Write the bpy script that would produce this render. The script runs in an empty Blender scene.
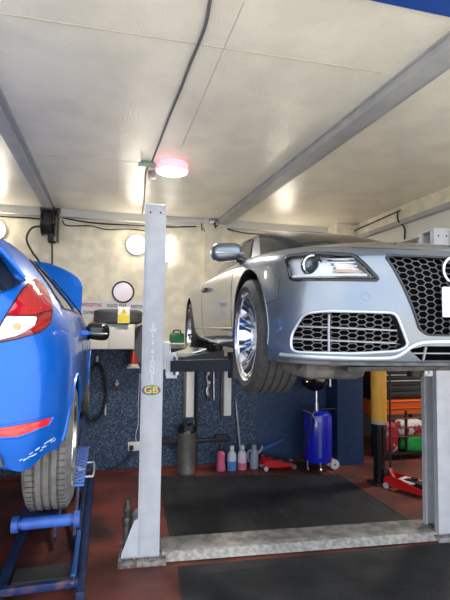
import bpy, bmesh, math, random
import numpy as np
from mathutils import Vector, Matrix
from mathutils.bvhtree import BVHTree
random.seed(7)
SC = bpy.context.scene
COL = SC.collection
PI = math.pi

# ------------------------------------------------------------------ materials
MATS = {}
def mat(name, color, rough=0.5, metal=0.0, coat=0.0, spec=0.5, emit=None, estr=0.0, trans=0.0,
        var=0.0, vscale=6.0, bump=0.0, bscale=20.0, color2=None, lo=0.4, hi=0.6, stretch=None, alpha=1.0, detail=6.0):
    if name in MATS: return MATS[name]
    m = bpy.data.materials.new(name); m.use_nodes = True
    nt = m.node_tree; N = nt.nodes; L = nt.links
    b = N['Principled BSDF']
    c = (*color, 1.0)
    b.inputs['Base Color'].default_value = c
    b.inputs['Roughness'].default_value = rough
    b.inputs['Metallic'].default_value = metal
    b.inputs['Coat Weight'].default_value = coat
    b.inputs['Coat Roughness'].default_value = 0.03
    b.inputs['Specular IOR Level'].default_value = spec
    b.inputs['Transmission Weight'].default_value = trans
    b.inputs['Alpha'].default_value = alpha
    if emit:
        b.inputs['Emission Color'].default_value = (*emit, 1); b.inputs['Emission Strength'].default_value = estr
    tc = None
    def coords():
        nonlocal tc
        if tc is None:
            t = N.new('ShaderNodeTexCoord'); mp = N.new('ShaderNodeMapping')
            L.new(t.outputs['Object'], mp.inputs['Vector'])
            if stretch: mp.inputs['Scale'].default_value = stretch
            tc = mp.outputs['Vector']
        return tc
    if color2 is not None or var > 0:
        nz = N.new('ShaderNodeTexNoise'); nz.inputs['Scale'].default_value = vscale; nz.inputs['Detail'].default_value = detail
        L.new(coords(), nz.inputs['Vector'])
        rp = N.new('ShaderNodeValToRGB')
        rp.color_ramp.elements[0].position = lo; rp.color_ramp.elements[1].position = hi
        if color2 is None:
            k0, k1 = 1 - var, 1 + var
            rp.color_ramp.elements[0].color = (*[min(1, x * k0) for x in color], 1)
            rp.color_ramp.elements[1].color = (*[min(1, x * k1) for x in color], 1)
        else:
            rp.color_ramp.elements[0].color = c; rp.color_ramp.elements[1].color = (*color2, 1)
        L.new(nz.outputs['Fac'], rp.inputs['Fac']); L.new(rp.outputs['Color'], b.inputs['Base Color'])
    if bump > 0:
        n2 = N.new('ShaderNodeTexNoise'); n2.inputs['Scale'].default_value = bscale; n2.inputs['Detail'].default_value = 5
        L.new(coords(), n2.inputs['Vector'])
        bp = N.new('ShaderNodeBump'); bp.inputs['Strength'].default_value = bump; bp.inputs['Distance'].default_value = 0.01
        L.new(n2.outputs['Fac'], bp.inputs['Height']); L.new(bp.outputs['Normal'], b.inputs['Normal'])
    MATS[name] = m
    return m

# ------------------------------------------------------------------ objects
def tag(o, label=None, cat=None, group=None, kind=None):
    if label: o['label'] = label
    if cat: o['category'] = cat
    if group: o['group'] = group
    if kind: o['kind'] = kind
    return o
def empty(name, loc=(0, 0, 0), label=None, cat=None, group=None, rz=0.0):
    o = bpy.data.objects.new(name, None); COL.objects.link(o)
    o.location = loc; o.rotation_euler = (0, 0, rz); o.empty_display_size = 0.1
    return tag(o, label, cat, group)
def link(name, me, mats, parent=None, smooth=True, loc=None, angle=35):
    if not isinstance(mats, (list, tuple)): mats = [mats]
    for m in mats: me.materials.append(m)
    o = bpy.data.objects.new(name, me); COL.objects.link(o)
    if parent: o.parent = parent
    if loc: o.location = loc
    if smooth:
        me.shade_smooth()
        me.set_sharp_from_angle(angle=math.radians(angle))
    return o

class MB:
    """collects shapes and links them as ONE mesh object"""
    def __init__(s): s.v = []; s.f = []; s.mi = []; s.cur = 0
    def m(s, i): s.cur = i; return s
    def add(s, vs, fs):
        o = len(s.v); s.v += [tuple(map(float, p)) for p in vs]
        s.f += [tuple(i + o for i in f) for f in fs]; s.mi += [s.cur] * len(fs); return s
    def box(s, c, d, R=None, bev=0.0):
        x, y, z = d[0] / 2, d[1] / 2, d[2] / 2
        if bev <= 0:
            P = [(-x, -y, -z), (x, -y, -z), (x, y, -z), (-x, y, -z), (-x, -y, z), (x, -y, z), (x, y, z), (-x, y, z)]
            F = [(0, 3, 2, 1), (4, 5, 6, 7), (0, 1, 5, 4), (1, 2, 6, 5), (2, 3, 7, 6), (3, 0, 4, 7)]
        else:
            bm = bmesh.new(); bmesh.ops.create_cube(bm, size=1)
            for v in bm.verts: v.co = Vector((v.co.x * d[0], v.co.y * d[1], v.co.z * d[2]))
            bmesh.ops.bevel(bm, geom=list(bm.edges), offset=bev, segments=2, profile=0.5, affect='EDGES')
            bm.verts.index_update()
            P = [tuple(v.co) for v in bm.verts]; F = [tuple(v.index for v in f.verts) for f in bm.faces]; bm.free()
        if R is not None: P = [tuple(R @ Vector(p)) for p in P]
        return s.add([(p[0] + c[0], p[1] + c[1], p[2] + c[2]) for p in P], F)
    def cyl(s, p0, p1, r0, r1=None, n=20, caps=True):
        r1 = r0 if r1 is None else r1
        a, b = Vector(p0), Vector(p1); d = (b - a).normalized()
        u = d.orthogonal().normalized(); w = d.cross(u)
        P = []
        for q, r in ((a, r0), (b, r1)):
            for i in range(n):
                t = 2 * PI * i / n; P.append(q + u * (r * math.cos(t)) + w * (r * math.sin(t)))
        F = [(i, (i + 1) % n, n + (i + 1) % n, n + i) for i in range(n)]
        if caps: F += [tuple(range(n - 1, -1, -1)), tuple(range(n, 2 * n))]
        return s.add(P, F)
    def tube(s, path, r, n=8, closed=False, caps=True, sec=None):
        P = [Vector(p) for p in path]; k = len(P); V = []
        u = None
        for i in range(k):
            if closed: t = (P[(i + 1) % k] - P[i - 1])
            else: t = P[min(i + 1, k - 1)] - P[max(i - 1, 0)]
            t.normalize()
            if u is None: u = t.orthogonal().normalized()
            else:
                u = u - t * u.dot(t)
                u = u.normalized() if u.length > 1e-6 else t.orthogonal().normalized()
            w = t.cross(u); rr = r[i] if isinstance(r, (list, tuple)) else r
            for j in range(n):
                a = 2 * PI * j / n; V.append(P[i] + u * (rr * math.cos(a)) + w * (rr * math.sin(a)))
        F = []
        for i in range(k if closed else k - 1):
            i2 = (i + 1) % k
            for j in range(n):
                j2 = (j + 1) % n; F.append((i * n + j, i * n + j2, i2 * n + j2, i2 * n + j))
        if not closed and caps: F += [tuple(range(n - 1, -1, -1)), tuple(range((k - 1) * n, k * n))]
        return s.add(V, F)
    def lathe(s, prof, c=(0, 0, 0), axis='z', n=32, closed=False):
        """prof: list of (r, h); axis letter; closed joins last to first"""
        V = []; k = len(prof)
        for r, h in prof:
            for i in range(n):
                a = 2 * PI * i / n; q = (r * math.cos(a), r * math.sin(a))
                p = {'z': (q[0], q[1], h), 'x': (h, q[0], q[1]), 'y': (q[1], h, q[0])}[axis]
                V.append((p[0] + c[0], p[1] + c[1], p[2] + c[2]))
        F = []
        for i in range(k if closed else k - 1):
            i2 = (i + 1) % k
            for j in range(n):
                j2 = (j + 1) % n; F.append((i * n + j, i * n + j2, i2 * n + j2, i2 * n + j))
        return s.add(V, F)
    def prism(s, poly, axis, a, b):
        """poly of 2-D points extruded along axis from a to b. axis 'x': (y,z); 'y': (x,z); 'z': (x,y)"""
        def P(p, h): return {'x': (h, p[0], p[1]), 'y': (p[0], h, p[1]), 'z': (p[0], p[1], h)}[axis]
        k = len(poly); V = [P(p, a) for p in poly] + [P(p, b) for p in poly]
        F = [tuple(range(k - 1, -1, -1)), tuple(range(k, 2 * k))] + [(i, (i + 1) % k, k + (i + 1) % k, k + i) for i in range(k)]
        return s.add(V, F)
    def mesh(s, name, weld=0.0, normals=True):
        me = bpy.data.meshes.new(name); me.from_pydata(s.v, [], s.f)
        me.polygons.foreach_set('material_index', s.mi); me.update()
        if normals or weld:
            bm = bmesh.new(); bm.from_mesh(me)
            if weld:
                bmesh.ops.remove_doubles(bm, verts=bm.verts, dist=weld)
                bmesh.ops.dissolve_degenerate(bm, dist=1e-5, edges=bm.edges)
            if normals: bmesh.ops.recalc_face_normals(bm, faces=bm.faces)
            bm.to_mesh(me); bm.free()
        return me
    def build(s, name, mats, parent=None, smooth=True, weld=0.0, angle=35, normals=True):
        return link(name, s.mesh(name, weld, normals), mats, parent, smooth, angle=angle)

def catmull(P, i, t):
    """P padded array (n+2,...) ; segment i between P[i+1], P[i+2]"""
    p0, p1, p2, p3 = P[i], P[i + 1], P[i + 2], P[i + 3]
    return 0.5 * ((2 * p1) + (-p0 + p2) * t + (2 * p0 - 5 * p1 + 4 * p2 - p3) * t * t + (-p0 + 3 * p1 - 3 * p2 + p3) * t ** 3)
def smooth_path(pts, n=6, closed=False):
    P = np.array(pts, float)
    if closed: Q = np.vstack([P[-1:], P, P[:2]]); k = len(P)
    else: Q = np.vstack([2 * P[:1] - P[1:2], P, 2 * P[-1:] - P[-2:-1]]); k = len(P) - 1
    out = []
    for i in range(k):
        for j in range(n): out.append(catmull(Q, i, j / n))
    if not closed: out.append(P[-1])
    return [tuple(p) for p in out]
class Surf:
    """bicubic half surface, columns run from the front centre line round to the rear centre line, rows go up"""
    def __init__(s, T):
        T = np.array(T, float); s.T = T; mir = np.array([-1, 1, 1.0])
        a = T[1:2] * mir; b = T[-2:-1] * mir
        Q = np.concatenate([a, T, b], 0)
        lo = 2 * Q[:, :1] - Q[:, 1:2]; hi = 2 * Q[:, -1:] - Q[:, -2:-1]
        s.Q = np.concatenate([lo, Q, hi], 1); s.nc, s.nr = T.shape[:2]
    def __call__(s, u, v):
        i = min(int(u), s.nc - 2); j = min(int(v), s.nr - 2)
        R = catmull(s.Q, i, u - i)
        return catmull(R, j, v - j)
    def normal(s, u, v):
        e = 0.02
        du = s(min(u + e, s.nc - 1), v) - s(max(u - e, 0), v); dv = s(u, min(v + e, s.nr - 1)) - s(u, max(v - e, 0))
        n = np.cross(du, dv); l = np.linalg.norm(n); n = n / l if l > 1e-9 else np.array([0, 0, 1.0])
        c = s(u, v)
        if n[0] * c[0] + n[1] * (c[1] - 2.0) * 0.3 + n[2] * 0.5 < 0: n = -n
        return n
    def rect(s, mb, u0, u1, v0, v1, off, nu=14, nv=8, shape=None, sgn=1, thick=0.0):
        """patch lying on the surface; shape(a,b)->(u,v)"""
        V = []
        for i in range(nu + 1):
            for j in range(nv + 1):
                a, b = i / nu, j / nv
                u, v = shape(a, b) if shape else (u0 + (u1 - u0) * a, v0 + (v1 - v0) * b)
                p = s(u, v) + s.normal(u, v) * off
                V.append((p[0] * sgn, p[1], p[2]))
        F = [(i * (nv + 1) + j, (i + 1) * (nv + 1) + j, (i + 1) * (nv + 1) + j + 1, i * (nv + 1) + j + 1) for i in range(nu) for j in range(nv)]
        mb.add(V, F)
    def line(s, uv, off=0.0, sgn=1, n=6):
        pts = smooth_path(uv, n) if n else uv
        out = []
        for u, v in pts:
            p = s(u, v) + s.normal(u, v) * off; out.append((p[0] * sgn, p[1], p[2]))
        return out

def hull_mesh(name, S, zc, nu=6, nv=5, ncap=10, belly=None, capy=None):
    """closed mesh from a half surface: mirrored sides, crowned top and flat belly"""
    us = np.linspace(0, S.nc - 1, (S.nc - 1) * nu + 1); vs = np.linspace(0, S.nr - 1, (S.nr - 1) * nv + 1)
    cols = []
    for u in us:
        c = [S(u, v) for v in vs]
        if abs(u) < 1e-9 or abs(u - (S.nc - 1)) < 1e-9:
            c = [np.array([0, p[1], p[2]]) for p in c]
        top = c[-1]; bot = c[0]
        cap = []
        for k in range(1, ncap + 1):
            t = k / ncap; g = 1 - (1 - t) ** 2
            y = top[1] + ((capy(top[1]) - top[1]) * g if capy else 0)
            z = top[2] + (zc(y) - top[2]) * g
            cap.append(np.array([top[0] * (1 - t), y, z]))
        pre = []
        for k in range(4, 0, -1):
            t = k / 4; zb = bot[2] + ((belly if belly is not None else bot[2]) - bot[2]) * min(1, t * 2)
            pre.append(np.array([bot[0] * (1 - t), bot[1], zb]))
        cols.append(pre + c + cap)
    mb = MB(); R = len(cols[0])
    for sg in (1, -1):
        V = [(p[0] * sg, p[1], p[2]) for c in cols for p in c]
        F = []
        for i in range(len(cols) - 1):
            for j in range(R - 1):
                q = (i * R + j, (i + 1) * R + j, (i + 1) * R + j + 1, i * R + j + 1)
                F.append(q if sg > 0 else q[::-1])
        mb.add(V, F)
    return mb.mesh(name, weld=0.0004)
def bvh_of(me):
    return BVHTree.FromPolygons([v.co.copy() for v in me.vertices], [tuple(p.vertices) for p in me.polygons])
def boolean(me, cutters):
    """cut every mesh in cutters out of me, returns a new mesh"""
    o = bpy.data.objects.new('tmp', me); COL.objects.link(o); ts = []
    for c in cutters:
        t = bpy.data.objects.new('tmpc', c); COL.objects.link(t); ts.append(t)
        md = o.modifiers.new('b', 'BOOLEAN'); md.operation = 'DIFFERENCE'; md.solver = 'EXACT'; md.object = t
    dg = bpy.context.evaluated_depsgraph_get(); dg.update()
    new = bpy.data.meshes.new_from_object(o.evaluated_get(dg))
    for t in ts + [o]: bpy.data.objects.remove(t)
    return new

def ring_patch(mb, outline, ray, off=0.0, rings=6, center=None):
    """fill a star-shaped outline with rings laid on a surface; ray(p)->3-D point"""
    k = len(outline)
    cx = center or (sum(p[0] for p in outline) / k, sum(p[1] for p in outline) / k)
    V = []; F = []
    for r in range(rings):
        t = 1 - r / rings
        for p in outline: V.append(ray((cx[0] + (p[0] - cx[0]) * t, cx[1] + (p[1] - cx[1]) * t), off))
    V.append(ray(cx, off)); c = len(V) - 1
    for r in range(rings - 1):
        for i in range(k): F.append((r * k + i, r * k + (i + 1) % k, (r + 1) * k + (i + 1) % k, (r + 1) * k + i))
    for i in range(k): F.append(((rings - 1) * k + i, (rings - 1) * k + (i + 1) % k, c))
    mb.add(V, F)
def densify(poly, d=0.02):
    out = []; k = len(poly)
    for i in range(k):
        a, b = poly[i], poly[(i + 1) % k]; n = max(1, int(math.hypot(b[0] - a[0], b[1] - a[1]) / d))
        out += [(a[0] + (b[0] - a[0]) * j / n, a[1] + (b[1] - a[1]) * j / n) for j in range(n)]
    return out
def round_poly(poly, r=0.02, n=4):
    """round the corners of a 2-D polygon"""
    out = []; k = len(poly)
    for i in range(k):
        p = Vector(poly[i]); a = Vector(poly[i - 1]) - p; b = Vector(poly[(i + 1) % k]) - p
        rr = min(r, a.length * 0.45, b.length * 0.45)
        A = p + a.normalized() * rr; B = p + b.normalized() * rr
        for j in range(n + 1):
            t = j / n; q = A * (1 - t) ** 2 + p * 2 * t * (1 - t) + B * t * t; out.append((q.x, q.y))
    return out
def inside(p, poly):
    c = False; k = len(poly); x, y = p
    for i in range(k):
        x1, y1 = poly[i]; x2, y2 = poly[i - 1]
        if (y1 > y) != (y2 > y) and x < (x2 - x1) * (y - y1) / (y2 - y1) + x1: c = not c
    return c
def honeycomb(mb, outline, ray, off, a, bar, depth, squash=1.0):
    """hexagon lattice of thin bars inside an outline in (x,z), laid at offset off from the surface; a = side length"""
    xs = [p[0] for p in outline]; zs = [p[1] for p in outline]
    w = 1.5 * a; h = math.sqrt(3) * a * squash
    seen = set()
    i0 = int(min(xs) / w) - 2; i1 = int(max(xs) / w) + 2; j0 = int(min(zs) / h) - 2; j1 = int(max(zs) / h) + 2
    for i in range(i0, i1 + 1):
        for j in range(j0, j1 + 1):
            cx = i * w; cz = j * h + (h / 2 if i % 2 else 0)
            P = [(cx + a * math.cos(PI / 3 * k), cz + a * math.sin(PI / 3 * k) * squash) for k in range(6)]
            for k in range(6):
                p, q = P[k], P[(k + 1) % 6]
                mid = ((p[0] + q[0]) / 2, (p[1] + q[1]) / 2)
                key = (round(mid[0], 4), round(mid[1], 4))
                if key in seen: continue
                seen.add(key)
                if not inside(mid, outline): continue
                p = (p if inside(p, outline) else mid); q = (q if inside(q, outline) else mid)
                d = Vector((q[0] - p[0], q[1] - p[1]))
                if d.length < 1e-5: continue
                d.normalize(); n = Vector((-d.y, d.x)) * bar / 2
                A = ray(p, off); B = ray(q, off)
                V = []
                for dd in (0, depth):
                    for c, sg in ((A, 1), (A, -1), (B, -1), (B, 1)): V.append((c[0] + n.x * sg, c[1] + dd, c[2] + n.y * sg))
                mb.add(V, [(0, 1, 2, 3), (0, 4, 5, 1), (2, 6, 7, 3), (1, 5, 6, 2), (3, 7, 4, 0)])

# ------------------------------------------------------------------ shared materials
M_black = mat('black_plastic', (.012, .012, .013), .45)
M_gloss = mat('gloss_black', (.008, .008, .009), .12)
M_void = mat('dark_recess', (.004, .004, .0045), 1.0, spec=0)
M_well = mat('wheel_well', (.01, .01, .01), .9)
M_rubber = mat('tyre_rubber', (.030, .029, .028), .75, var=.25, vscale=30, bump=.15, bscale=120)
M_rubber_dusty = mat('dusty_rubber', (.115, .108, .10), .85, var=.2, vscale=18, bump=.15, bscale=120)
M_groove = mat('groove_rubber', (.03, .029, .028), .9)
M_chrome = mat('polished_alloy', (.80, .81, .83), .2, metal=1.0)
M_silver = mat('silver_metal', (.60, .62, .64), .28, metal=1.0)
M_steel = mat('brushed_steel', (.42, .42, .42), .38, metal=1.0, var=.15, vscale=25)
M_glass = mat('car_glass', (.012, .014, .015), .03, spec=.5)
M_under = mat('dirty_underbody', (.10, .085, .07), .8, color2=(.03, .028, .026), vscale=12)
M_apaint = mat('silver_blue_paint', (.172, .198, .225), .30, metal=.75, coat=1.0)
M_atrim = mat('satin_silver_trim', (.46, .50, .54), .32, metal=.6, coat=.3)
M_fpaint = mat('bright_blue_paint', (.0008, .108, .50), .30, metal=.25, coat=.4, spec=.35)
M_seam = mat('panel_seam', (.015, .017, .02), .7)

def clear_mat(name, tint=(1, 1, 1), a=.12, rough=.02):
    if name in MATS: return MATS[name]
    m = bpy.data.materials.new(name); m.use_nodes = True; nt = m.node_tree; N = nt.nodes; L = nt.links
    N.remove(N['Principled BSDF']); out = N['Material Output']
    t = N.new('ShaderNodeBsdfTransparent'); t.inputs[0].default_value = (*tint, 1)
    g = N.new('ShaderNodeBsdfGlossy'); g.inputs['Roughness'].default_value = rough
    fr = N.new('ShaderNodeFresnel'); fr.inputs[0].default_value = 1.5
    ad = N.new('ShaderNodeMath'); ad.operation = 'ADD'; ad.use_clamp = True; ad.inputs[1].default_value = a - .04
    L.new(fr.outputs[0], ad.inputs[0])
    mx = N.new('ShaderNodeMixShader'); L.new(ad.outputs[0], mx.inputs[0]); L.new(t.outputs[0], mx.inputs[1]); L.new(g.outputs[0], mx.inputs[2])
    L.new(mx.outputs[0], out.inputs[0]); MATS[name] = m; return m
M_clear = clear_mat('clear_lens', (.96, .97, .98), .06)

# ------------------------------------------------------------------ wheels
def tyre_mb(R, r, w, grooves=4, n=56):
    """tyre about the x axis, outer side at x=0 going to +w"""
    prof = [(r, .012), (r + .012, .002), (r + (R - r) * .45, -.006), (R - .022, .004), (R - .006, .016)]
    tw = w - .032; gw = .010
    for g in range(grooves):
        c = .016 + tw * (g + 1) / (grooves + 1)
        prof += [(R, c - gw * .5 - .001), (R - .009, c - gw * .4), (R - .009, c + gw * .4), (R, c + gw * .5 + .001)]
    prof += [(R - .006, w - .016), (R - .022, w - .004), (r + (R - r) * .45, w + .006), (r + .012, w - .002), (r, w - .012)]
    mb = MB(); mb.lathe(prof, axis='x', n=n, closed=True)
    return mb
def wheel(parent, R, r, w, center, sgn, spokes, kind, tyre_mat):
    """sgn -1: outer face looks to -x"""
    t = empty('wheel', center); t.parent = parent
    if sgn > 0: t.rotation_euler = (0, 0, PI)
    t.location = center
    tb = tyre_mb(R, r, w)
    tb.cur = 0
    # lateral sipes across the tread blocks
    sp = tb; sp.cur = 1
    k = 64
    for i in range(k):
        a = 2 * PI * i / k
        for g0, g1 in ((.018, .055), (w - .055, w - .018)):
            c = ((g0 + g1) / 2, 0, 0)
            Rm = Matrix.Rotation(a, 3, 'X')
            p = Rm @ Vector((0, 0, R - .0005))
            sp.box((c[0], p.y, p.z), (g1 - g0, .0016, .0034), Rm)
    tb.build('tyre', [tyre_mat, M_groove], t, angle=30)
    rim = MB()
    rim.lathe([(r + .004, .0), (r + .006, .010), (r - .012, .014), (r - .016, .03), (r - .022, w * .45), (r - .035, w * .55), (r - .035, w), (r + .004, w), (r - .004, w - .02), (r - .01, .02)], axis='x', n=64, closed=True)
    rim.build('rim', M_chrome, t, angle=30)
    s = MB(); dish = w * .30 if kind == 'deep' else .02
    for i in range(spokes):
        a = 2 * PI * i / spokes
        Rm = Matrix.Rotation(a, 3, 'X')
        for dy in ((-.012, .012) if kind == 'deep' else (0,)):
            P = []
            hw = .0095 if kind == 'deep' else .022
            for rad, xx, ww, th in ((.05, dish, hw * 1.5, .035), (r * .45, dish * .95, hw, .03), (r * .78, dish * .7, hw * 1.1, .028), (r - .018, .022, hw * 1.9, .024)):
                yo = dy * (rad / r * 2.1 + .1)
                P.append([Rm @ Vector((xx, yo - ww, rad)), Rm @ Vector((xx, yo + ww, rad)), Rm @ Vector((xx + th, yo + ww * .6, rad)), Rm @ Vector((xx + th, yo - ww * .6, rad))])
            V = [q for row in P for q in row]; F = [(3, 2, 1, 0), (12, 13, 14, 15)]
            for k2 in range(3):
                for j in range(4): F.append((k2 * 4 + j, k2 * 4 + (j + 1) % 4, k2 * 4 + 4 + (j + 1) % 4, k2 * 4 + 4 + j))
            s.add(V, F)
    s.build('spokes', M_chrome, t, smooth=False)
    h = MB(); h.lathe([(0, dish - .012), (.03, dish - .012), (.036, dish - .004), (.062, dish + .004), (.068, dish + .03), (.06, dish + .06), (0, dish + .06)], axis='x', n=32)
    for i in range(5):
        a = 2 * PI * i / 5
        h.cyl((dish - .004, .048 * math.cos(a), .048 * math.sin(a)), (dish + .01, .048 * math.cos(a), .048 * math.sin(a)), .008, n=6)
    h.build('hub', M_silver, t)
    d = MB(); d.cyl((dish + .075, 0, 0), (dish + .10, 0, 0), r * .72, n=40); d.cyl((dish + .06, 0, 0), (dish + .12, 0, 0), r * .35, n=24)
    d.build('brake_disc', M_steel, t)
    return t

# ------------------------------------------------------------------ silver coupe on the two-post lift
AX, AY, AZ = 1.655, 1.69, 1.59
audi = empty('car', (AX, AY, AZ), 'silver-blue coupe raised high on the two-post lift, honeycomb grille facing out', 'car', 'cars in the garage', rz=math.radians(-2.5))
# rows: lip, low, lower-mid, mid, upper-mid, upper, shoulder
def acol(ys, xs, zs): return [(x, y, z) for x, y, z in zip(xs, ys, zs)]
AT = [
 acol([.060, .035, .015, .005, .030, .070, .115], [0] * 7, [.153, .21, .30, .42, .56, .645, .69]),
 acol([.065, .040, .020, .012, .036, .076, .122], [.22, .22, .22, .22, .22, .22, .215], [.153, .21, .30, .42, .56, .645, .69]),
 acol([.085, .060, .045, .036, .058, .098, .145], [.44, .44, .44, .44, .435, .43, .42], [.153, .21, .30, .42, .56, .65, .693]),
 acol([.125, .105, .100, .092, .112, .152, .205], [.63, .63, .63, .63, .62, .605, .58], [.150, .21, .30, .42, .56, .655, .70]),
 acol([.200, .185, .190, .185, .205, .245, .31], [.775, .78, .775, .77, .76, .74, .70], [.150, .21, .30, .42, .56, .66, .71]),
 acol([.32, .31, .32, .32, .34, .375, .43], [.865, .87, .862, .86, .855, .84, .79], [.150, .21, .30, .42, .56, .665, .72]),
 acol([.46, .46, .47, .47, .49, .51, .56], [.895, .90, .898, .898, .895, .88, .825], [.150, .21, .30, .42, .56, .67, .728]),
 acol([.64, .64, .65, .65, .66, .67, .70], [.90, .91, .913, .915, .912, .895, .84], [.158, .215, .31, .43, .57, .68, .738]),
 acol([.86, .86, .86, .86, .86, .86, .87], [.895, .91, .918, .925, .923, .902, .845], [.16, .22, .32, .44, .58, .69, .75]),
 acol([1.10] * 7, [.875, .895, .905, .915, .912, .892, .838], [.17, .22, .33, .45, .59, .705, .765]),
 acol([1.50] * 7, [.855, .875, .89, .895, .90, .885, .83], [.175, .225, .33, .46, .61, .725, .785]),
 acol([2.20] * 7, [.855, .875, .89, .895, .905, .89, .825], [.175, .225, .33, .46, .62, .74, .795]),
 acol([2.90] * 7, [.865, .885, .90, .91, .918, .90, .82], [.175, .225, .33, .46, .62, .745, .805]),
 acol([3.50] * 7, [.88, .90, .915, .925, .925, .90, .80], [.18, .23, .33, .46, .62, .75, .82]),
 acol([4.0, 4.0, 4.0, 4.0, 4.0, 3.98, 3.93], [.86, .88, .89, .90, .89, .86, .74], [.20, .25, .34, .46, .62, .75, .84]),
 acol([4.28, 4.30, 4.31, 4.31, 4.29, 4.25, 4.18], [.74, .76, .77, .77, .76, .72, .60], [.24, .28, .36, .48, .62, .76, .85]),
 acol([4.38, 4.40, 4.42, 4.42, 4.38, 4.33, 4.25], [.38, .39, .40, .40, .40, .38, .30], [.26, .30, .37, .48, .62, .76, .85]),
 acol([4.40, 4.42, 4.44, 4.44, 4.40, 4.35, 4.27], [0] * 7, [.26, .30, .37, .48, .62, .76, .85]),
]
AS = Surf(AT)
def lerp_tab(tab):
    ys = [a for a, b in tab]; zs = [b for a, b in tab]
    return lambda y: float(np.interp(y, ys, zs))
azc = lerp_tab([(.10, .69), (.16, .717), (.25, .745), (.4, .782), (.6, .822), (.85, .862), (1.05, .888), (1.3, .912), (2, .92), (3.2, .91), (4.3, .86)])
abody0 = hull_mesh('body', AS, azc, nu=6, nv=4, belly=.17)
abv = bvh_of(abody0)
def aray(p, off=0.0):
    h = abv.ray_cast(Vector((p[0], -1, p[1])), Vector((0, 1, 0)))
    y = h[0].y if h[0] is not None and h[0].y < 1.2 else .5
    return (p[0], y - off, p[1])
def aside(y, z, off=0.0):
    h = abv.ray_cast(Vector((-1.5, y, z)), Vector((1, 0, 0)))
    return ((h[0].x if h[0] is not None else -.85) - off, y, z)
def sym(poly): return [(-x, z) for x, z in poly][::-1]
# outlines in (x, z), right-hand side of the car (x < 0)
A_head = round_poly([(-.838, .666), (-.79, .672), (-.70, .668), (-.585, .652), (-.50, .530), (-.66, .534), (-.835, .541)], .02)
A_vent = round_poly([(-.80, .380), (-.72, .390), (-.44, .384), (-.375, .238), (-.42, .215), (-.60, .202), (-.845, .200), (-.842, .27)], .03)
gl = [(-.452, .648), (-.330, .312), (-.29, .288)]
A_grill = round_poly(gl + [(-x, z) for x, z in gl[::-1]] , .02)
A_low = round_poly([(-.37, .222), (-.30, .238), (.30, .238), (.37, .222), (.30, .172), (-.30, .172)], .008)
def cutter(outline, depth):
    k = densify(outline, .03); mb = MB(); mb.cur = 1
    n = len(k)
    V = [(p[0], -.5, p[1]) for p in k] + [aray(p, -depth) for p in k]
    c0 = (sum(p[0] for p in k) / n, sum(p[1] for p in k) / n)
    F = [(i, (i + 1) % n, n + (i + 1) % n, n + i) for i in range(n)]
    # rings for the back face
    mb.add(V, F)
    base = len(mb.v)
    V2 = [];
    mb2 = MB(); mb2.cur = 1
    ring_patch(mb2, k, aray, -depth, rings=5); mb.add(mb2.v, mb2.f)
    mb3 = MB(); mb3.cur = 1
    ring_patch(mb3, k, lambda p, o: (p[0], -.5, p[1]), 0, rings=2); mb.add(mb3.v, mb3.f)
    me = mb.mesh('cut', weld=.0003)
    me.materials.append(M_apaint); me.materials.append(M_black)
    return me
def arch_cutter(y, z, R, x0=.52, x1=1.2, pm=M_apaint):
    out = []
    for sg in (-1, 1):
        mb = MB(); mb.cur = 1; mb.cyl((sg * x0, y, z), (sg * x1, y, z), R, n=72)
        me = mb.mesh('cut'); me.materials.append(pm); me.materials.append(M_well); out.append(me)
    return out
abody0.materials.append(M_apaint); abody0.materials.append(M_black)
def dark_belly(me, zmax):
    for p in me.polygons:
        if p.normal.z < -.8 and p.center.z < zmax: p.material_index = 1
dark_belly(abody0, .30)
cuts = [cutter(A_head, .09), cutter(sym(A_head), .09), cutter(A_vent, .07), cutter(sym(A_vent), .07), cutter(A_grill, .06), cutter(A_low, .06)]
cuts += arch_cutter(.84, .275, .385) + arch_cutter(3.55, .275, .385)
abody = boolean(abody0, cuts)
abody.name = 'car_body'
for i in range(len(abody.materials)): pass
o = bpy.data.objects.new('body_shell', abody); COL.objects.link(o); o.parent = audi
abody.shade_smooth(); abody.set_sharp_from_angle(angle=math.radians(32))

# arch lips
for yy in (.84, 3.55):
    for sg in (-1, 1):
        mb = MB(); pts = []
        for i in range(33):
            a = PI * (-.04 + 1.08 * i / 32)
            y, z = yy + .385 * math.cos(a), .275 + .385 * math.sin(a)
            p = aside(y, min(z, .70), 0); pts.append((abs(p[0]) * sg, y, z))
        mb.tube(pts, .004, n=8); mb.build('wheel_arch_lip', M_apaint, audi)
# underbody tray with dirt
mb = MB(); mb.box((0, 1.05, .155), (1.36, 1.7, .05), bev=.02); mb.box((0, 2.6, .16), (1.5, 2.0, .05), bev=.02)
mb.box((-.63, .44, .115), (.32, .44, .09), bev=.04).box((.63, .44, .115), (.32, .44, .09), bev=.04).box((0, .42, .125), (1.2, .5, .02))
mb.build('undertray', M_under, audi)
# splitter
mb = MB()
edge = [AS(u, .0) for u in np.linspace(0, 5.6, 40)]
for sg in (1, -1):
    V = []; F = []
    for p in edge:
        n_ = np.array([p[0], p[1] - 1.2, 0]); n_ /= np.linalg.norm(n_)
        q = p + n_ * .012; r_ = p - n_ * .12
        V += [(q[0] * sg, q[1], .148), (q[0] * sg, q[1], .163), (r_[0] * sg, r_[1], .168), (r_[0] * sg, r_[1], .150)]
    for i in range(len(edge) - 1):
        for j in range(4): F.append((i * 4 + j, i * 4 + (j + 1) % 4, i * 4 + 4 + (j + 1) % 4, i * 4 + 4 + j))
    mb.add(V, F)
mb.build('front_splitter', mat('scuffed_splitter', (.06, .065, .072), .5, color2=(.03, .028, .026), vscale=14, lo=.42, hi=.58), audi)

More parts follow.
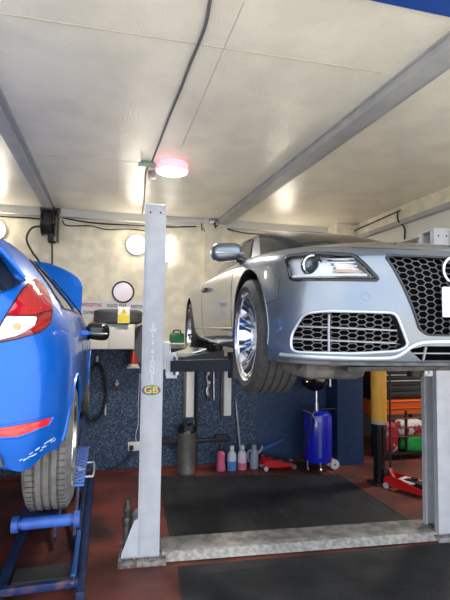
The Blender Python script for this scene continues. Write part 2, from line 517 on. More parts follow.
# headlights
def headlight(sg):
    P = A_head if sg < 0 else sym(A_head)
    hd = empty('headlight'); hd.parent = audi
    mb = MB(); k = densify(P, .03); ring_patch(mb, k, aray, -.075, rings=5); mb.build('lamp_housing', mat('lamp_housing_grey', (.45, .46, .47), .35, metal=.4), hd)
    rim = MB(); rim.tube([aray(p, .001) for p in k], .0085, n=6, closed=True); rim.build('lamp_gasket', M_gloss, hd)
    # dark wedge at the inner end
    wdg = [(sg * .595, .652), (sg * .565, .638), (sg * .50, .543), (sg * .535, .543)]
    mb = MB(); ring_patch(mb, densify(wdg if sg > 0 else wdg[::-1], .02), aray, -.006, rings=2); mb.build('inner_wedge', M_gloss, hd)
    # projector
    c = (sg * .742, .612); y = aray(c, -.045)[1]
    mb = MB(); mb.lathe([(.052, .012), (.050, -.012), (.044, -.014), (.040, 0), (.041, .03)], (c[0], y, c[1]), 'y', 32)
    mb.build('projector_ring', M_chrome, hd)
    mb = MB(); mb.lathe([(.041, .004), (.036, -.006), (.025, -.014), (.012, -.019), (0.0, -.020)], (c[0], y, c[1]), 'y', 28)
    mb.build('projector_lens', mat('projector_glass', (.05, .06, .07), .05, spec=1.0), hd)
    mb = MB(); pl = [(sg * .825, .655), (sg * .68, .655), (sg * .655, .60), (sg * .665, .567), (sg * .825, .567)]
    ring_patch(mb, densify(pl, .03), aray, -.058, rings=4); mb.build('silver_bezel', mat('lamp_silver', (.72, .73, .74), .4, metal=.25), hd)
    # reflector and clear corner
    mb = MB(); pl = [(sg * .665, .65), (sg * .60, .642), (sg * .55, .575), (sg * .56, .557), (sg * .645, .560)]
    ring_patch(mb, densify(pl, .025), aray, -.042, rings=4); mb.build('reflector', M_chrome, hd)
    mb = MB()
    for i in range(5):
        t = i / 4; a = aray((sg * (.685 - .02 * t), .642 - .08 * t), -.035); b = aray((sg * (.575 - .012 * t), .637 - .07 * t), -.030)
        mb.tube([a, b], .004, n=6)
    mb.build('reflector_ribs', M_silver, hd)
    mb = MB()
    pts = [aray((sg * (.83 - .29 * i / 14), .560 - .004 * (i / 14)), -.02) for i in range(15)]
    mb.tube(pts, .007, n=6); mb.build('running_light_strip', mat('running_light', (.85, .86, .88), .2), hd)
    mb = MB(); pl = [(sg * .665, .572), (sg * .545, .566), (sg * .556, .58), (sg * .66, .59)]
    ring_patch(mb, densify(pl, .02), aray, -.03, rings=3); mb.build('indicator', mat('amber_lens', (.55, .33, .22), .2), hd)
    mb = MB(); ring_patch(mb, k, aray, -.002, rings=6); mb.build('lens_cover', M_clear, hd)
headlight(-1); headlight(1)

# main grille
gk = densify(A_grill, .03)
mb = MB(); ring_patch(mb, gk, aray, -.05, rings=4); mb.build('grille_back', M_void, audi)
mb = MB(); honeycomb(mb, A_grill, aray, -.012, 0.0255, .0021, .007, .66); mb.build('grille_honeycomb', mat('grille_grey', (.12, .12, .125), .35), audi, smooth=False)
mb = MB(); mb.tube([aray(p, .002) for p in gk], .006, n=8, closed=True); mb.build('grille_surround', mat('dark_chrome', (.05, .052, .055), .25, metal=.8), audi)
# four linked rings
em = MB()
for i in range(4):
    cx = -.138 + .092 * i
    em.lathe([(.060 + .0065 * math.cos(a), .0065 * math.sin(a)) for a in np.linspace(0, 2 * PI, 10)[:-1]], (cx, aray((cx, .585))[1] - .006, .585), 'y', 40, closed=True)
em.build('ring_emblem', M_chrome, audi)
# number plate, left blank: plain white
mb = MB(); y = aray((0, .47))[1]; mb.box((0, y - .018, .435), (.475, .012, .135), bev=.005); mb.build('number_plate', mat('plate_white', (.82, .83, .84), .4), audi)
mb = MB(); mb.box((0, y - .0, .435), (.30, .03, .05)); mb.build('plate_holder', M_black, audi)

# lower corner vents
def vent(sg):
    P = A_vent if sg < 0 else sym(A_vent)
    v = empty('bumper_vent'); v.parent = audi
    k = densify(P, .03)
    mb = MB(); ring_patch(mb, k, aray, -.062, rings=4); mb.build('vent_back', M_void, v)
    mb = MB(); honeycomb(mb, P, aray, -.035, .0235, .0022, .008, .60); mb.build('vent_honeycomb', mat('vent_grey', (.17, .165, .155), .4), v, smooth=False)
    mb = MB()
    for z0, z1 in ((.322, .306), (.262, .250)):
        pts = [aray((sg * x, z0 + (z1 - z0) * (.87 - x) / .45), -.012) for x in np.linspace(.86, .425, 16)]
        mb.tube(pts, .0045, n=6)
    mb.build('vent_bars', mat('bar_grey', (.30, .31, .32), .3, metal=.5), v)
    mb = MB(); mb.tube([aray((sg * .705, z), -.012) for z in np.linspace(.375, .195, 8)], .006, n=6); mb.build('vent_divider', mat('bar_grey', (.3, .31, .32)), v)
    mb = MB()
    idx = k
    mb.tube([aray((p[0], p[1]), .002) for p in k], .0065, n=8, closed=True)
    mb.build('vent_frame', M_atrim, v)
vent(-1); vent(1)
# silver strip under the vents stepping up beneath the grille
mb = MB()
st = smooth_path([(-.875, .184), (-.70, .180), (-.50, .181), (-.42, .190), (-.36, .234), (-.30, .254), (-.15, .258), (0, .258)], 5)
st = st + [(-x, z) for x, z in st[::-1][1:]]
mb.tube([aray(p, .002) for p in st], .009, n=8); mb.build('bumper_blade', M_atrim, audi)
mb = MB(); ring_patch(mb, densify(A_low, .03), aray, -.05, rings=3); mb.build('intake_back', M_void, audi)
mb = MB()
for x in (-.285, -.10, .10, .285): mb.tube([aray((x, .236), -.008), aray((x, .174), -.008)], .006, n=6)
mb.tube([aray((x, .205), -.012) for x in np.linspace(-.34, .34, 20)], .004, n=6)
mb.build('intake_bars', mat('bar_grey', (.3, .31, .32)), audi)
# towing eye cover
mb = MB(); mb.tube([aray((-.565 + .018 * math.cos(a), .455 + .018 * math.sin(a)), .0) for a in np.linspace(0, 2 * PI, 25)[:-1]], 0.0009, n=5, closed=True)
mb.build('towing_eye_cover', mat('seam_grey', (.12, .13, .14), .5), audi)
# panel gaps
def seam(name, pts, r=.0022):
    mb = MB(); mb.tube(pts, r, n=5); return mb.build(name, M_seam, audi)
hood = [(.6, 5.95), (1.2, 5.95)]
for sg in (1, -1):
    seam('bonnet_gap', [tuple(q) for q in AS.line([(1.2, 5.96), (2.2, 5.9), (2.9, 5.9)], .0, sg)])
    s_ = [(-.862, z) for z in np.linspace(.555, .40, 8)]
    seam('bumper_gap', [(sg * abs(q[0]), q[1], q[2]) for q in [aside(.365, z, 0) for z in np.linspace(.56, .455, 7)] + [aside(y, .455 - .02 * (y - .365) / .14, 0) for y in np.linspace(.365, .505, 6)]])
    seam('door_gap', [(sg * abs(q[0]), q[1], q[2]) for q in [aside(1.32 + .02 * math.sin(z * 6), z, 0) for z in np.linspace(.24, .76, 14)]])
    seam('door_gap', [(sg * abs(q[0]), q[1], q[2]) for q in [aside(2.62 + .05 * math.sin(z * 5), z, 0) for z in np.linspace(.24, .77, 14)]])
    # sill moulding and door crease
    mb = MB(); mb.tube([(sg * (abs(aside(y, .30)[0]) + .0), y, .30) for y in np.linspace(1.3, 3.1, 20)], .012, n=6); mb.build('sill_moulding', M_apaint, audi)
    # handle
    mb = MB(); c = aside(2.38, .655)
    mb.box((sg * (abs(c[0]) + .028), 2.38, .655), (.018, .20, .028), bev=.006); mb.box((sg * (abs(c[0]) + .012), 2.30, .655), (.03, .02, .03)); mb.box((sg * (abs(c[0]) + .012), 2.46, .655), (.03, .02, .03))
    mb.build('door_handle', M_gloss, audi)

# glasshouse
def gcol(base, top, n=5, bulge=.03, zc=0):
    out = []
    for i in range(n):
        t = i / (n - 1); b = math.sin(PI * t) * bulge
        x = base[0] + (top[0] - base[0]) * t; y = base[1] + (top[1] - base[1]) * t; z = base[2] + (top[2] - base[2]) * t
        out.append((x, y, z + b))
    return out
AG = Surf([
 gcol((0, 1.12, .86), (0, 1.98, 1.165)),
 gcol((.32, 1.14, .86), (.26, 1.99, 1.163)),
 gcol((.58, 1.22, .84), (.43, 2.03, 1.152)),
 gcol((.715, 1.36, .80), (.505, 2.10, 1.14), bulge=.025),
 gcol((.775, 1.55, .76), (.535, 2.20, 1.13), bulge=.02),
 gcol((.785, 1.90, .77), (.545, 2.32, 1.135), bulge=.02),
 gcol((.785, 2.30, .78), (.55, 2.50, 1.135), bulge=.02),
 gcol((.78, 2.75, .79), (.545, 2.75, 1.125), bulge=.02),
 gcol((.74, 3.25, .80), (.52, 3.00, 1.105), bulge=.02),
 gcol((.64, 3.65, .82), (.46, 3.15, 1.085), bulge=.02),
 gcol((.40, 3.85, .83), (.30, 3.22, 1.075), bulge=.02),
 gcol((0, 3.92, .83), (0, 3.25, 1.075), bulge=.02)])
arc = lerp_tab([(1.9, 1.165), (2.0, 1.178), (2.3, 1.198), (2.6, 1.20), (3.0, 1.165), (3.3, 1.08)])
gm = hull_mesh('glasshouse', AG, arc, nu=5, nv=4)
link('cabin_shell', gm, M_apaint, audi)
for sg in (1, -1):
    mb = MB(); AG.rect(mb, 3.40, 8.6, .35, 3.35, .004, 30, 8, sgn=sg); mb.build('side_window', M_glass, audi)
    mb = MB(); mb.tube(AG.line([(4.2, .25), (5, .22), (6, .22), (7, .22), (8, .24), (8.6, .3)], .008, sg), .015, n=6); mb.build('window_belt_trim', M_gloss, audi)
    mb = MB(); mb.tube(AG.line([(3.35, .6), (3.35, 2), (3.4, 3.3), (4.2, 3.4), (5, 3.4), (6, 3.42), (7, 3.42), (8, 3.4)], .004, sg), .007, n=6); mb.build('roof_rail_trim', M_gloss, audi)
mb = MB()
for sg in (1, -1): AG.rect(mb, 0, 2.75, .15, 3.85, .003, 16, 8, sgn=sg)
mb.build('windscreen', M_glass, audi, weld=.0005)
mb = MB()
for sg in (1, -1): AG.rect(mb, 9.3, 11, .3, 3.7, .003, 10, 6, sgn=sg)
mb.build('rear_window', M_glass, audi, weld=.0005)
mb = MB()
for sg in (1, -1): mb.tube([(sg * .05, 1.14, .895), (sg * .30, 1.10, .905), (sg * .52, 1.17, .89)], .008, n=6)
mb.build('wipers', M_black, audi)
# door mirrors
def mirror(parent, c, sg, paint, size=(.20, .11, .12), lower=M_gloss):
    m = empty('door_mirror'); m.parent = parent
    w, d, h = size
    mb = MB(); V = []; n = 24; st = 19
    for i in range(st):
        t = .5 - .5 * math.cos(PI * i / (st - 1))
        x = (t - .5) * w; k = max(.01, (1 - abs(2 * t - 1) ** 4)) ** .42
        hh = h * .5 * k * (.92 + .10 * t); dd = d * .5 * k
        for j in range(n):
            a = 2 * PI * j / n
            ca, sa = math.cos(a), math.sin(a)
            px = dd * math.copysign(abs(ca) ** .75, ca); pz = hh * math.copysign(abs(sa) ** .75, sa)
            V.append((c[0] + sg * x, c[1] + px * (1.0 if px < 0 else .7) + .03 * t, c[2] + pz - .012 * t))
    F = [(i * n + j, i * n + (j + 1) % n, (i + 1) * n + (j + 1) % n, (i + 1) * n + j) for i in range(st - 1) for j in range(n)]
    F += [tuple(range(n - 1, -1, -1)), tuple(range((st - 1) * n, st * n))]
    mb.add(V, F); mb.build('mirror_cap', paint, m, angle=50)
    mb = MB(); mb.tube([(c[0] - sg * w * .55, c[1] - d * .3, c[2] - h * .12), (c[0], c[1] - d * .50, c[2] - h * .15), (c[0] + sg * w * .4, c[1] - d * .40, c[2] - h * .15)], .006, n=6); mb.build('indicator_strip', M_silver, m)
    mb = MB(); mb.tube([(c[0] - sg * w * .35, c[1] + .01, c[2] - h * .35), (c[0] - sg * (w * .75), c[1] + .01, c[2] - h * .55), (c[0] - sg * (w * 1.15), c[1] + .02, c[2] - h * .62)], [.026, .022, .03], n=10); mb.build('mirror_stalk', lower, m)
    mb = MB(); mb.box((c[0] + sg * w * .02, c[1] + d * .40 + .012, c[2] - .006), (w * .66, .006, h * .55), bev=.002); mb.build('mirror_glass', M_chrome, m)
    return m
for sg in (-1, 1): mirror(audi, (sg * .945, 1.30, .845), sg, M_apaint, (.215, .13, .135))
# wheels
wheel(audi, .335, .258, .25, (-.925, .84, .262), -1, 10, 'deep', M_rubber)
wheel(audi, .335, .258, .25, (.925, .84, .262), 1, 10, 'deep', M_rubber)
wheel(audi, .335, .258, .25, (-.925, 3.55, .262), -1, 10, 'deep', M_rubber)
wheel(audi, .335, .258, .25, (.925, 3.55, .262), 1, 10, 'deep', M_rubber)
mb = MB()
for yy in (.84, 3.55): mb.cyl((-.72, yy, .25), (.72, yy, .25), .045, n=14)
mb.build('axle', M_under, audi)

# ------------------------------------------------------------------ blue hatchback on the scissor lift (rear towards us)
FX, FY, FZ = -1.017, 1.80, 1.0
ford = empty('car', (FX, FY, FZ), 'bright blue hatchback seen from behind with its bonnet open, on a blue scissor lift', 'car', 'cars in the garage', rz=math.radians(1.0))
M_fdark = mat('diffuser_plastic', (.05, .05, .052), .6)
def fcol(mid, belt, glass, roof, zb=.20, inset=.05, zroof=1.42, zbelt=.96, low=None):
    """one column of the hatchback from the sill to the roof edge; mid/belt/glass/roof = (x, y)"""
    (mx, my), (bx, by), (gx, gy), (rx, ry) = mid, belt, glass, roof
    L_ = math.hypot(mx, my - 1.9) or 1
    ix, iy = inset * mx / L_ * 1.1, inset * (my - 1.9) / L_
    return [(mx - ix, my - iy, zb), (mx - ix * .15, my - iy * .15, zb + (.58 - zb) * .42), (mx, my, .58),
            (mx * .995 + bx * .005, my * .85 + by * .15, .74), (mx * .55 + bx * .45, my * .45 + by * .55, .88), (bx, by, zbelt),
            (bx * .72 + gx * .28, by * .72 + gy * .28, zbelt + .075), (gx, gy, 1.20), (gx * .42 + rx * .58, gy * .42 + ry * .58, 1.335), (rx, ry, zroof)]
FT = [
 fcol((0, .0), (0, .115), (0, .20), (0, .33), zb=.47, inset=.04),
 fcol((.30, .008), (.29, .12), (.26, .205), (.20, .335), zb=.47, inset=.04),
 fcol((.54, .035), (.53, .14), (.47, .225), (.37, .35), zb=.435, inset=.04),
 fcol((.70, .095), (.665, .19), (.585, .275), (.46, .39), zb=.325, inset=.04),
 fcol((.795, .20), (.745, .29), (.645, .38), (.515, .48), zb=.37, inset=.035),
 fcol((.845, .36), (.79, .47), (.68, .56), (.54, .64), zb=.33, inset=.03),
 fcol((.862, .62), (.812, .72), (.695, .80), (.552, .85), zb=.24, inset=.04),
 fcol((.865, 1.0), (.822, 1.05), (.70, 1.1), (.557, 1.15), inset=.05),
 fcol((.86, 1.5), (.822, 1.5), (.70, 1.5), (.56, 1.5), inset=.05),
 fcol((.86, 2.1), (.82, 2.08), (.70, 2.05), (.555, 1.95), inset=.05),
 fcol((.858, 2.6), (.81, 2.55), (.69, 2.45), (.54, 2.25), inset=.05, zroof=1.40, zbelt=.945),
 fcol((.865, 3.05), (.79, 2.92), (.655, 2.68), (.50, 2.42), inset=.05, zroof=1.385, zbelt=.935),
 fcol((.84, 3.45), (.66, 3.05), (.54, 2.78), (.42, 2.50), inset=.05, zroof=1.38, zbelt=.93),
 fcol((.70, 3.78), (.46, 3.14), (.38, 2.86), (.30, 2.55), inset=.05, zroof=1.38, zbelt=.93),
 fcol((.38, 3.91), (.24, 3.20), (.20, 2.91), (.16, 2.58), inset=.05, zroof=1.38, zbelt=.93),
 fcol((0, 3.94), (0, 3.22), (0, 2.93), (0, 2.60), inset=.05, zroof=1.38, zbelt=.93)]
FT = [[(x * (1 - .05 * max(0, z - 1.0) / .42), y, z if z < .98 else .98 + (z - .98) * .76) for x, y, z in c] for c in FT]
FS = Surf(FT)
frc = lerp_tab([(.3, 1.318), (.5, 1.337), (1.0, 1.356), (1.6, 1.36), (2.2, 1.34), (2.6, 1.288)])
fb0 = hull_mesh('body', FS, frc, nu=6, nv=4, belly=.40)
fbv = bvh_of(fb0)
def fray(p, off=0.0):
    h = fbv.ray_cast(Vector((p[0], -1, p[1])), Vector((0, 1, 0)))
    y = h[0].y if h[0] is not None and h[0].y < 1.0 else .6
    n = h[1] if h[0] is not None else Vector((0, -1, 0))
    if n.y > 0: n = -n
    return (p[0] + n.x * off, y + n.y * off, p[1] + n.z * off)
def fside(y, z, off=0.0):
    h = fbv.ray_cast(Vector((1.5, y, z)), Vector((-1, 0, 0)))
    return ((h[0].x if h[0] is not None else .85) + off, y, z)
fb0.materials.append(M_fpaint); fb0.materials.append(M_black)
dark_belly(fb0, .43)
fbody = boolean(fb0, arch_cutter(.64, .315, .335, .50, 1.2, M_fpaint) + arch_cutter(3.12, .315, .335, .50, 1.2, M_fpaint))
o = bpy.data.objects.new('body_shell', fbody); COL.objects.link(o); o.parent = ford
fbody.shade_smooth(); fbody.set_sharp_from_angle(angle=math.radians(32))
# rear lights
def rear_lamp(sg):
    L_ = empty('tail_light'); L_.parent = ford
    def P(poly): 
        q = [(sg * x, z) for x, z in poly]
        return q if sg > 0 else q[::-1]
    outline = round_poly(P([(.676, 1.124), (.570, .826), (.66, .845), (.735, .870), (.764, .905), (.763, .965), (.735, 1.045)]), .018)
    k = densify(outline, .02)
    mb = MB(); ring_patch(mb, k, fray, .004, rings=6, center=(sg * .69, .96)); mb.build('lamp_base', mat('lamp_rim_red', (.16, .004, .006), .1, coat=1.0), L_)
    mb = MB(); ring_patch(mb, densify(round_poly(P([(.676, 1.116), (.614, .935), (.70, .938), (.759, .970), (.733, 1.042)]), .012), .02), fray, .009, rings=6)
    mb.build('red_lens', mat('red_lens', (.40, .004, .008), .08, coat=1.0, emit=(.6, .01, .01), estr=0.0), L_)
    mb = MB(); ring_patch(mb, densify(round_poly(P([(.612, .930), (.579, .834), (.655, .854), (.71, .892), (.715, .932)]), .012), .02), fray, .009, rings=5)
    mb.build('clear_lens', mat('white_lens', (.72, .55, .52), .12, coat=1.0, color2=(.85, .80, .78), vscale=30), L_)
    mb = MB(); ring_patch(mb, densify(round_poly(P([(.72, .932), (.715, .892), (.66, .853), (.735, .877), (.759, .910), (.758, .962)]), .01), .015), fray, .009, rings=4, center=(sg * .737, .925))
    mb.build('dark_red_lens', mat('dark_red_lens', (.30, .004, .006), .08, coat=1.0), L_)
    c = fray((sg * .650, .888), .010); mb = MB(); mb.lathe([(.016, 0), (.014, -.006), (0, -.008)], (c[0], c[1], c[2]), 'y', 20); mb.build('bulb', mat('bulb_orange', (.75, .32, .16), .2), L_)
    mb = MB()
    for t in np.linspace(.15, .85, 5):
        a = fray((sg * (.64 + .09 * t), .955 + .01 * t), .011); b = fray((sg * (.675 + .055 * t), 1.06 - .03 * t), .011)
        mb.tube([a, b], .0022, n=5)
    mb.build('lens_ribs', mat('bright_red_rib', (.75, .03, .03), .1), L_)
    mb = MB(); mb.tube([fray(p, .002) for p in k], .003, n=6, closed=True); mb.build('lamp_seal', M_black, L_)
rear_lamp(1); rear_lamp(-1)
# rear window, spoiler, hatch seams
half = [(0, .985), (.25, .99), (.42, 1.0), (.54, 1.008), (.615, 1.048), (.650, 1.090), (.61, 1.142), (.56, 1.19), (.50, 1.232), (.41, 1.272), (.3, 1.29), (0, 1.298)]
rw = half + [(-x, z) for x, z in half[::-1][1:-1]]
mb = MB(); ring_patch(mb, densify(rw, .02), fray, .009, rings=22); mb.build('rear_window', M_glass, ford)
mb = MB(); sec = smooth_path([(0, .12, 1.330), (.25, .125, 1.325), (.42, .14, 1.298), (.51, .155, 1.258), (.57, .17, 1.208), (.62, .188, 1.150), (.664, .205, 1.095)], 5)
for sg in (1, -1):
    V = []; k_ = len(sec); n = 6
    for i, p in enumerate(sec):
        t = i / (k_ - 1); fw = .26 * (1 - t) + .05
        q = (p[0] * (1 - .06 * t), p[1] + fw, p[2] + .004)
        tan = np.array(sec[min(i + 1, k_ - 1)]) - np.array(sec[max(i - 1, 0)]); nr = np.array([-tan[2], 0, tan[0]]); nr /= np.linalg.norm(nr); h_ = .013
        for (b_, yo, s_) in ((p, 0, -.5), (p, -.006, 0), (p, 0, .7), (q, 0, .8), (q, 0, -1), (p, .05, -1)):
            V.append(((b_[0] + nr[0] * h_ * s_) * sg, b_[1] + yo, b_[2] + nr[2] * h_ * s_))
    F = [(i * n + j, i * n + (j + 1) % n, (i + 1) * n + (j + 1) % n, (i + 1) * n + j) for i in range(k_ - 1) for j in range(n)]
    F += [tuple(range((k_ - 1) * n, k_ * n))]
    mb.add(V, F)
mb.build('roof_spoiler', M_fpaint, ford, weld=.0005)
for sg in (1, -1):
    seam('tailgate_gap', [fray((sg * x, z), .001) for x, z in [(.572, .838), (.56, .80), (.54, .77), (.45, .755), (.2, .75), (0, .75)]]).parent = ford
    seam('bumper_gap', [fray((sg * x, z), .001) for x, z in [(.60, .842), (.68, .862), (.73, .88)]] + [(sg * abs(q[0]), q[1], q[2]) for q in [fside(y, .885 - .09 * (y - .35)) for y in np.linspace(.36, .46, 4)]]).parent = ford
    # reflector in the bumper
    rp_ = round_poly([(sg * x, z) for x, z in [(.50, .512), (.66, .520), (.795, .527), (.780, .492), (.68, .470), (.60, .478)]][::sg], .008)
    mb = MB(); ring_patch(mb, densify(rp_, .02), fray, .004, rings=4); mb.build('bumper_reflector', mat('reflector_red', (.75, .012, .012), .15, coat=1.0), ford)
    mb = MB(); mb.tube([fray(p, .003) for p in densify(rp_, .02)], .005, n=6, closed=True); mb.build('reflector_recess', M_fpaint, ford)
    # scuff marks on the bumper corner
    mb = MB(); random.seed(3)
    for i in range(16):
        x = .69 + .10 * i / 16 + random.uniform(-.008, .008); z = .372 + .048 * (i / 16) + random.uniform(-.008, .010)
        a = fray((sg * x, z), .0015); b = fray((sg * (x + random.uniform(.006, .018)), z + random.uniform(.0, .008)), .0015)
        mb.tube([a, b], .0016, n=4)
    tag(mb.build('scuff_marks', mat('scuff_white', (.55, .62, .70), .7), ford), kind='stuff')
    # door frames and glass
    def shp(a, b):
        u = 5.35 + a * 6.1; top = 8.35 - .9 * max(0, (a - .75) / .25) ** 2 - 2.2 * max(0, (.18 - a) / .18) ** 1.5; lo_ = 5.45
        return u, lo_ + (max(top, lo_ + .15) - lo_) * b
    mb = MB(); FS.rect(mb, 0, 0, 0, 0, .004, 40, 8, shp, sg); mb.build('side_window', M_glass, ford)
    rim_ = [shp(0, 0)] + [shp(a, 1) for a in np.linspace(0, 1, 26)] + [shp(1, 0)] + [shp(a, 0) for a in np.linspace(.95, .05, 12)]
    mb = MB(); mb.tube(FS.line(rim_, .004, sg, 0), .004, n=6, closed=True); mb.build('window_trim', M_gloss, ford)
    for u in (6.9, 9.0): MB().tube(FS.line([(u, 5.45), (u + .05, 7), (u + .1, 8.3)], .003, sg, 6), .008, n=6).build('door_pillar', M_gloss, ford)
    for yy, zz in ((1.22, .855), (2.18, .84)):
        c = fside(yy, zz)
        mb = MB(); mb.box((sg * (c[0] + .034), yy, zz), (.022, .19, .032), bev=.008); mb.box((sg * (c[0] + .012), yy - .08, zz), (.04, .03, .03), bev=.005); mb.box((sg * (c[0] + .012), yy + .08, zz), (.04, .03, .03), bev=.005)
        mb.build('door_handle', M_fpaint, ford)
    for yy in (1.32, 2.28):
        sgp = [(sg * abs(q[0]), q[1], q[2]) for q in [fside(yy - .06 * math.sin((z - .3) * 4), z, .0) for z in np.linspace(.30, .95, 12)]]
        seam('door_gap', sgp).parent = ford
    mirror(ford, (sg * .940, 2.50, .855), sg, M_gloss, (.215, .13, .165))
    # arch lips
    for yc in (.64, 3.12):
        pts = [fside(yc + .335 * math.cos(a), .315 + .335 * math.sin(a)) for a in np.linspace(.22 if yc > 2 else .0, PI - (.0 if yc > 2 else .24), 30)]
        mb = MB(); mb.tube([(sg * abs(p[0]), p[1], p[2]) for p in pts], .009, n=6); mb.build('wheel_arch_lip', M_fpaint, ford)
# lower rear diffuser, axle beam and exhaust
mb = MB(); mb.prism([(-.54, .36), (.54, .36), (.635, .365), (.60, .48), (-.60, .48), (-.635, .365)], 'y', .075, .22); mb.build('rear_diffuser', M_fdark, ford, smooth=False)
mb = MB(); mb.box((0, .63, .30), (1.30, .09, .09), bev=.02); mb.box((.52, .9, .30), (.07, .6, .06)); mb.box((-.52, .9, .30), (.07, .6, .06)); mb.build('rear_axle', M_under, ford)
mb = MB(); mb.box((0, .34, .27), (.62, .26, .16), bev=.05); mb.build('exhaust_box', M_under, ford)
mb = MB(); mb.cyl((-.40, -.02, .315), (-.40, .3, .30), .026, n=16); mb.build('tailpipe', M_steel, ford)
mb = MB(); mb.box((0, 1.9, .22), (1.3, 2.2, .06), bev=.02); mb.build('underbody', M_under, ford)
# open bonnet
mb = MB(); N1, N2 = 16, 12; V = []
for th in (0, -.03):
    for i in range(N1 + 1):
        for j in range(N2 + 1):
            s_ = i / N1 * 2 - 1; t = j / N2
            wdt = .765 if t < .55 else .765 - .36 * ((t - .55) / .45) ** 2.2
            x = s_ * wdt; base = 2.90 + .06 * (1 - s_ * s_)
            q = 1.0 * t
            el = math.radians(62)
            y = base + q * math.cos(el) * 1.0 + th * -math.sin(el); z = .945 + q * math.sin(el) * .80 - .04 * s_ * s_ + th * math.cos(el) * -1
            z -= .05 * t * t
            V.append((x, y, z))
M1 = (N1 + 1) * (N2 + 1)
F = []
for i in range(N1):
    for j in range(N2):
        a = i * (N2 + 1) + j; q = (a, a + N2 + 1, a + N2 + 2, a + 1)
        F.append(q); F.append(tuple(M1 + x for x in q[::-1]))
bd = [i * (N2 + 1) for i in range(N1 + 1)] + [N1 * (N2 + 1) + j for j in range(1, N2 + 1)] + [i * (N2 + 1) + N2 for i in range(N1 - 1, -1, -1)] + [j for j in range(N2 - 1, 0, -1)]
for i in range(len(bd)): a, b = bd[i], bd[(i + 1) % len(bd)]; F.append((a, b, M1 + b, M1 + a))
mb.add(V, F); mb.build('open_bonnet', M_fpaint, ford, angle=50)
mb = MB(); mb.cyl((.3, 3.55, .82), (.3, 3.28, 1.38), .006, n=8); mb.build('bonnet_prop', M_steel, ford)
for xs, sg in ((.858, 1), (-.858, -1)):
    wheel(ford, .302, .212, .20, (xs, .64, .302), sg, 8, 'flat', M_rubber_dusty)
    wheel(ford, .302, .212, .20, (xs, 3.12, .302), sg, 8, 'flat', M_rubber_dusty)

# ------------------------------------------------------------------ the garage
CZ = 3.41; BY = 6.18
M_ceil = mat('ceiling_gloss_cream', (.80, .75, .63), .24, var=.05, vscale=3, bump=.35, bscale=75, stretch=(1, 1, 1))
M_wall = mat('cream_wall', (.78, .71, .55), .7, var=.09, vscale=7, bump=.25, bscale=45)
M_blueboard = mat('speckled_blue_board', (.010, .026, .065), .55, color2=(.13, .20, .30), vscale=55, lo=.46, hi=.74, detail=9)
M_floor = mat('red_floor_paint', (.032, .018, .016), .5, color2=(.19, .046, .032), vscale=1.9, lo=.34, hi=.60, bump=.08, bscale=60)
M_ground = mat('forecourt_concrete', (.50, .47, .42), .85, var=.15, vscale=3)
M_beam = mat('grey_beam', (.36, .36, .36), .55, var=.08, vscale=5)
M_trimw = mat('white_trim', (.62, .61, .57), .5)
M_bluebeam = mat('blue_shutter', (.01, .06, .30), .35)
def structure(name, mb, m, smooth=False): return tag(mb.build(name, m, None, smooth=smooth), kind='structure')

structure('floor', MB().box((1.2, 4.6, -.05), (10.6, 5.8, .1)), M_floor)
structure('ground', MB().box((1.2, -9.2, -.06), (40, 21.8, .1)), M_ground)
structure('ceiling', MB().box((1.2, 4.55, CZ + .05), (10.6, 5.9, .1)), M_ceil)
sm_ = MB()
for (x0, y0, x1, y1, w_) in ((-.75, 2.31, 1.5, 2.265, .006), (.556, 1.92, .53, 3.75, .003), (-.02, 4.14, .32, 4.14, .004), (1.95, 4.49, 2.80, 4.44, .006), (2.80, 4.44, 3.2, 4.86, .004), (-.7, 4.2, -.02, 4.14, .003)):
    d_ = Vector((x1 - x0, y1 - y0, 0)); sm_.box(((x0 + x1) / 2, (y0 + y1) / 2, CZ - .001), (d_.length, w_, .004), Matrix.Rotation(math.atan2(d_.y, d_.x), 3, 'Z'))
ceil_seam = sm_.build('ceiling_seam', mat('seam_filler', (.50, .45, .33), .6), bpy.data.objects['ceiling'], smooth=False)
structure('wall_back', MB().box((-.4, BY + .1, CZ / 2), (7.4, .2, CZ)), M_wall)
structure('wall_left', MB().box((-4.0, 4.55, CZ / 2), (.2, 5.9, CZ)), M_wall)
structure('wall_right', MB().box((6.4, 4.6, CZ / 2), (.2, 6.0, CZ)), M_wall)
structure('wall_rear', MB().box((4.85, 7.35, CZ / 2), (3.1, .2, CZ)), mat('dim_wall', (.10, .10, .10), .8))
structure('wall_front', MB().box((-3.3, 1.85, CZ / 2), (1.4, .2, CZ)).box((5.1, 1.85, CZ / 2), (2.6, .2, CZ)), M_wall)  # right-hand box: unseen wall added to keep the tool bay dark
structure('trim_9', MB().box((3.30, 6.55, (CZ + 1.85) / 2), (.40, 1.5, CZ - 1.85)), M_wall)
structure('wall_partition', MB().box((3.30, 6.55, .925), (.40, 1.5, 1.85)), mat('navy_partition', (.008, .035, .10), .5, var=.15, vscale=10))
# lower blue cladding on the back wall
def board(nm, x0, x1, z1): structure(nm, MB().box(((x0 + x1) / 2, BY - .0125, z1 / 2), (x1 - x0, .025, z1)), M_blueboard)
board('baseboard_left', -4.0, 1.13, 1.605)
board('baseboard_middle', 1.14, 2.02, 1.50)
structure('baseboard_right', MB().box((2.565, BY - .0125, .9), (1.085, .025, 1.8)), mat('navy_board', (.010, .036, .095), .5, color2=(.02, .05, .12), vscale=14))
# red kerb line at the wall foot
structure('trim_1', MB().box((-.4, BY - .04, .02), (7.0, .03, .04)), mat('dark_red_paint', (.10, .015, .012), .6))
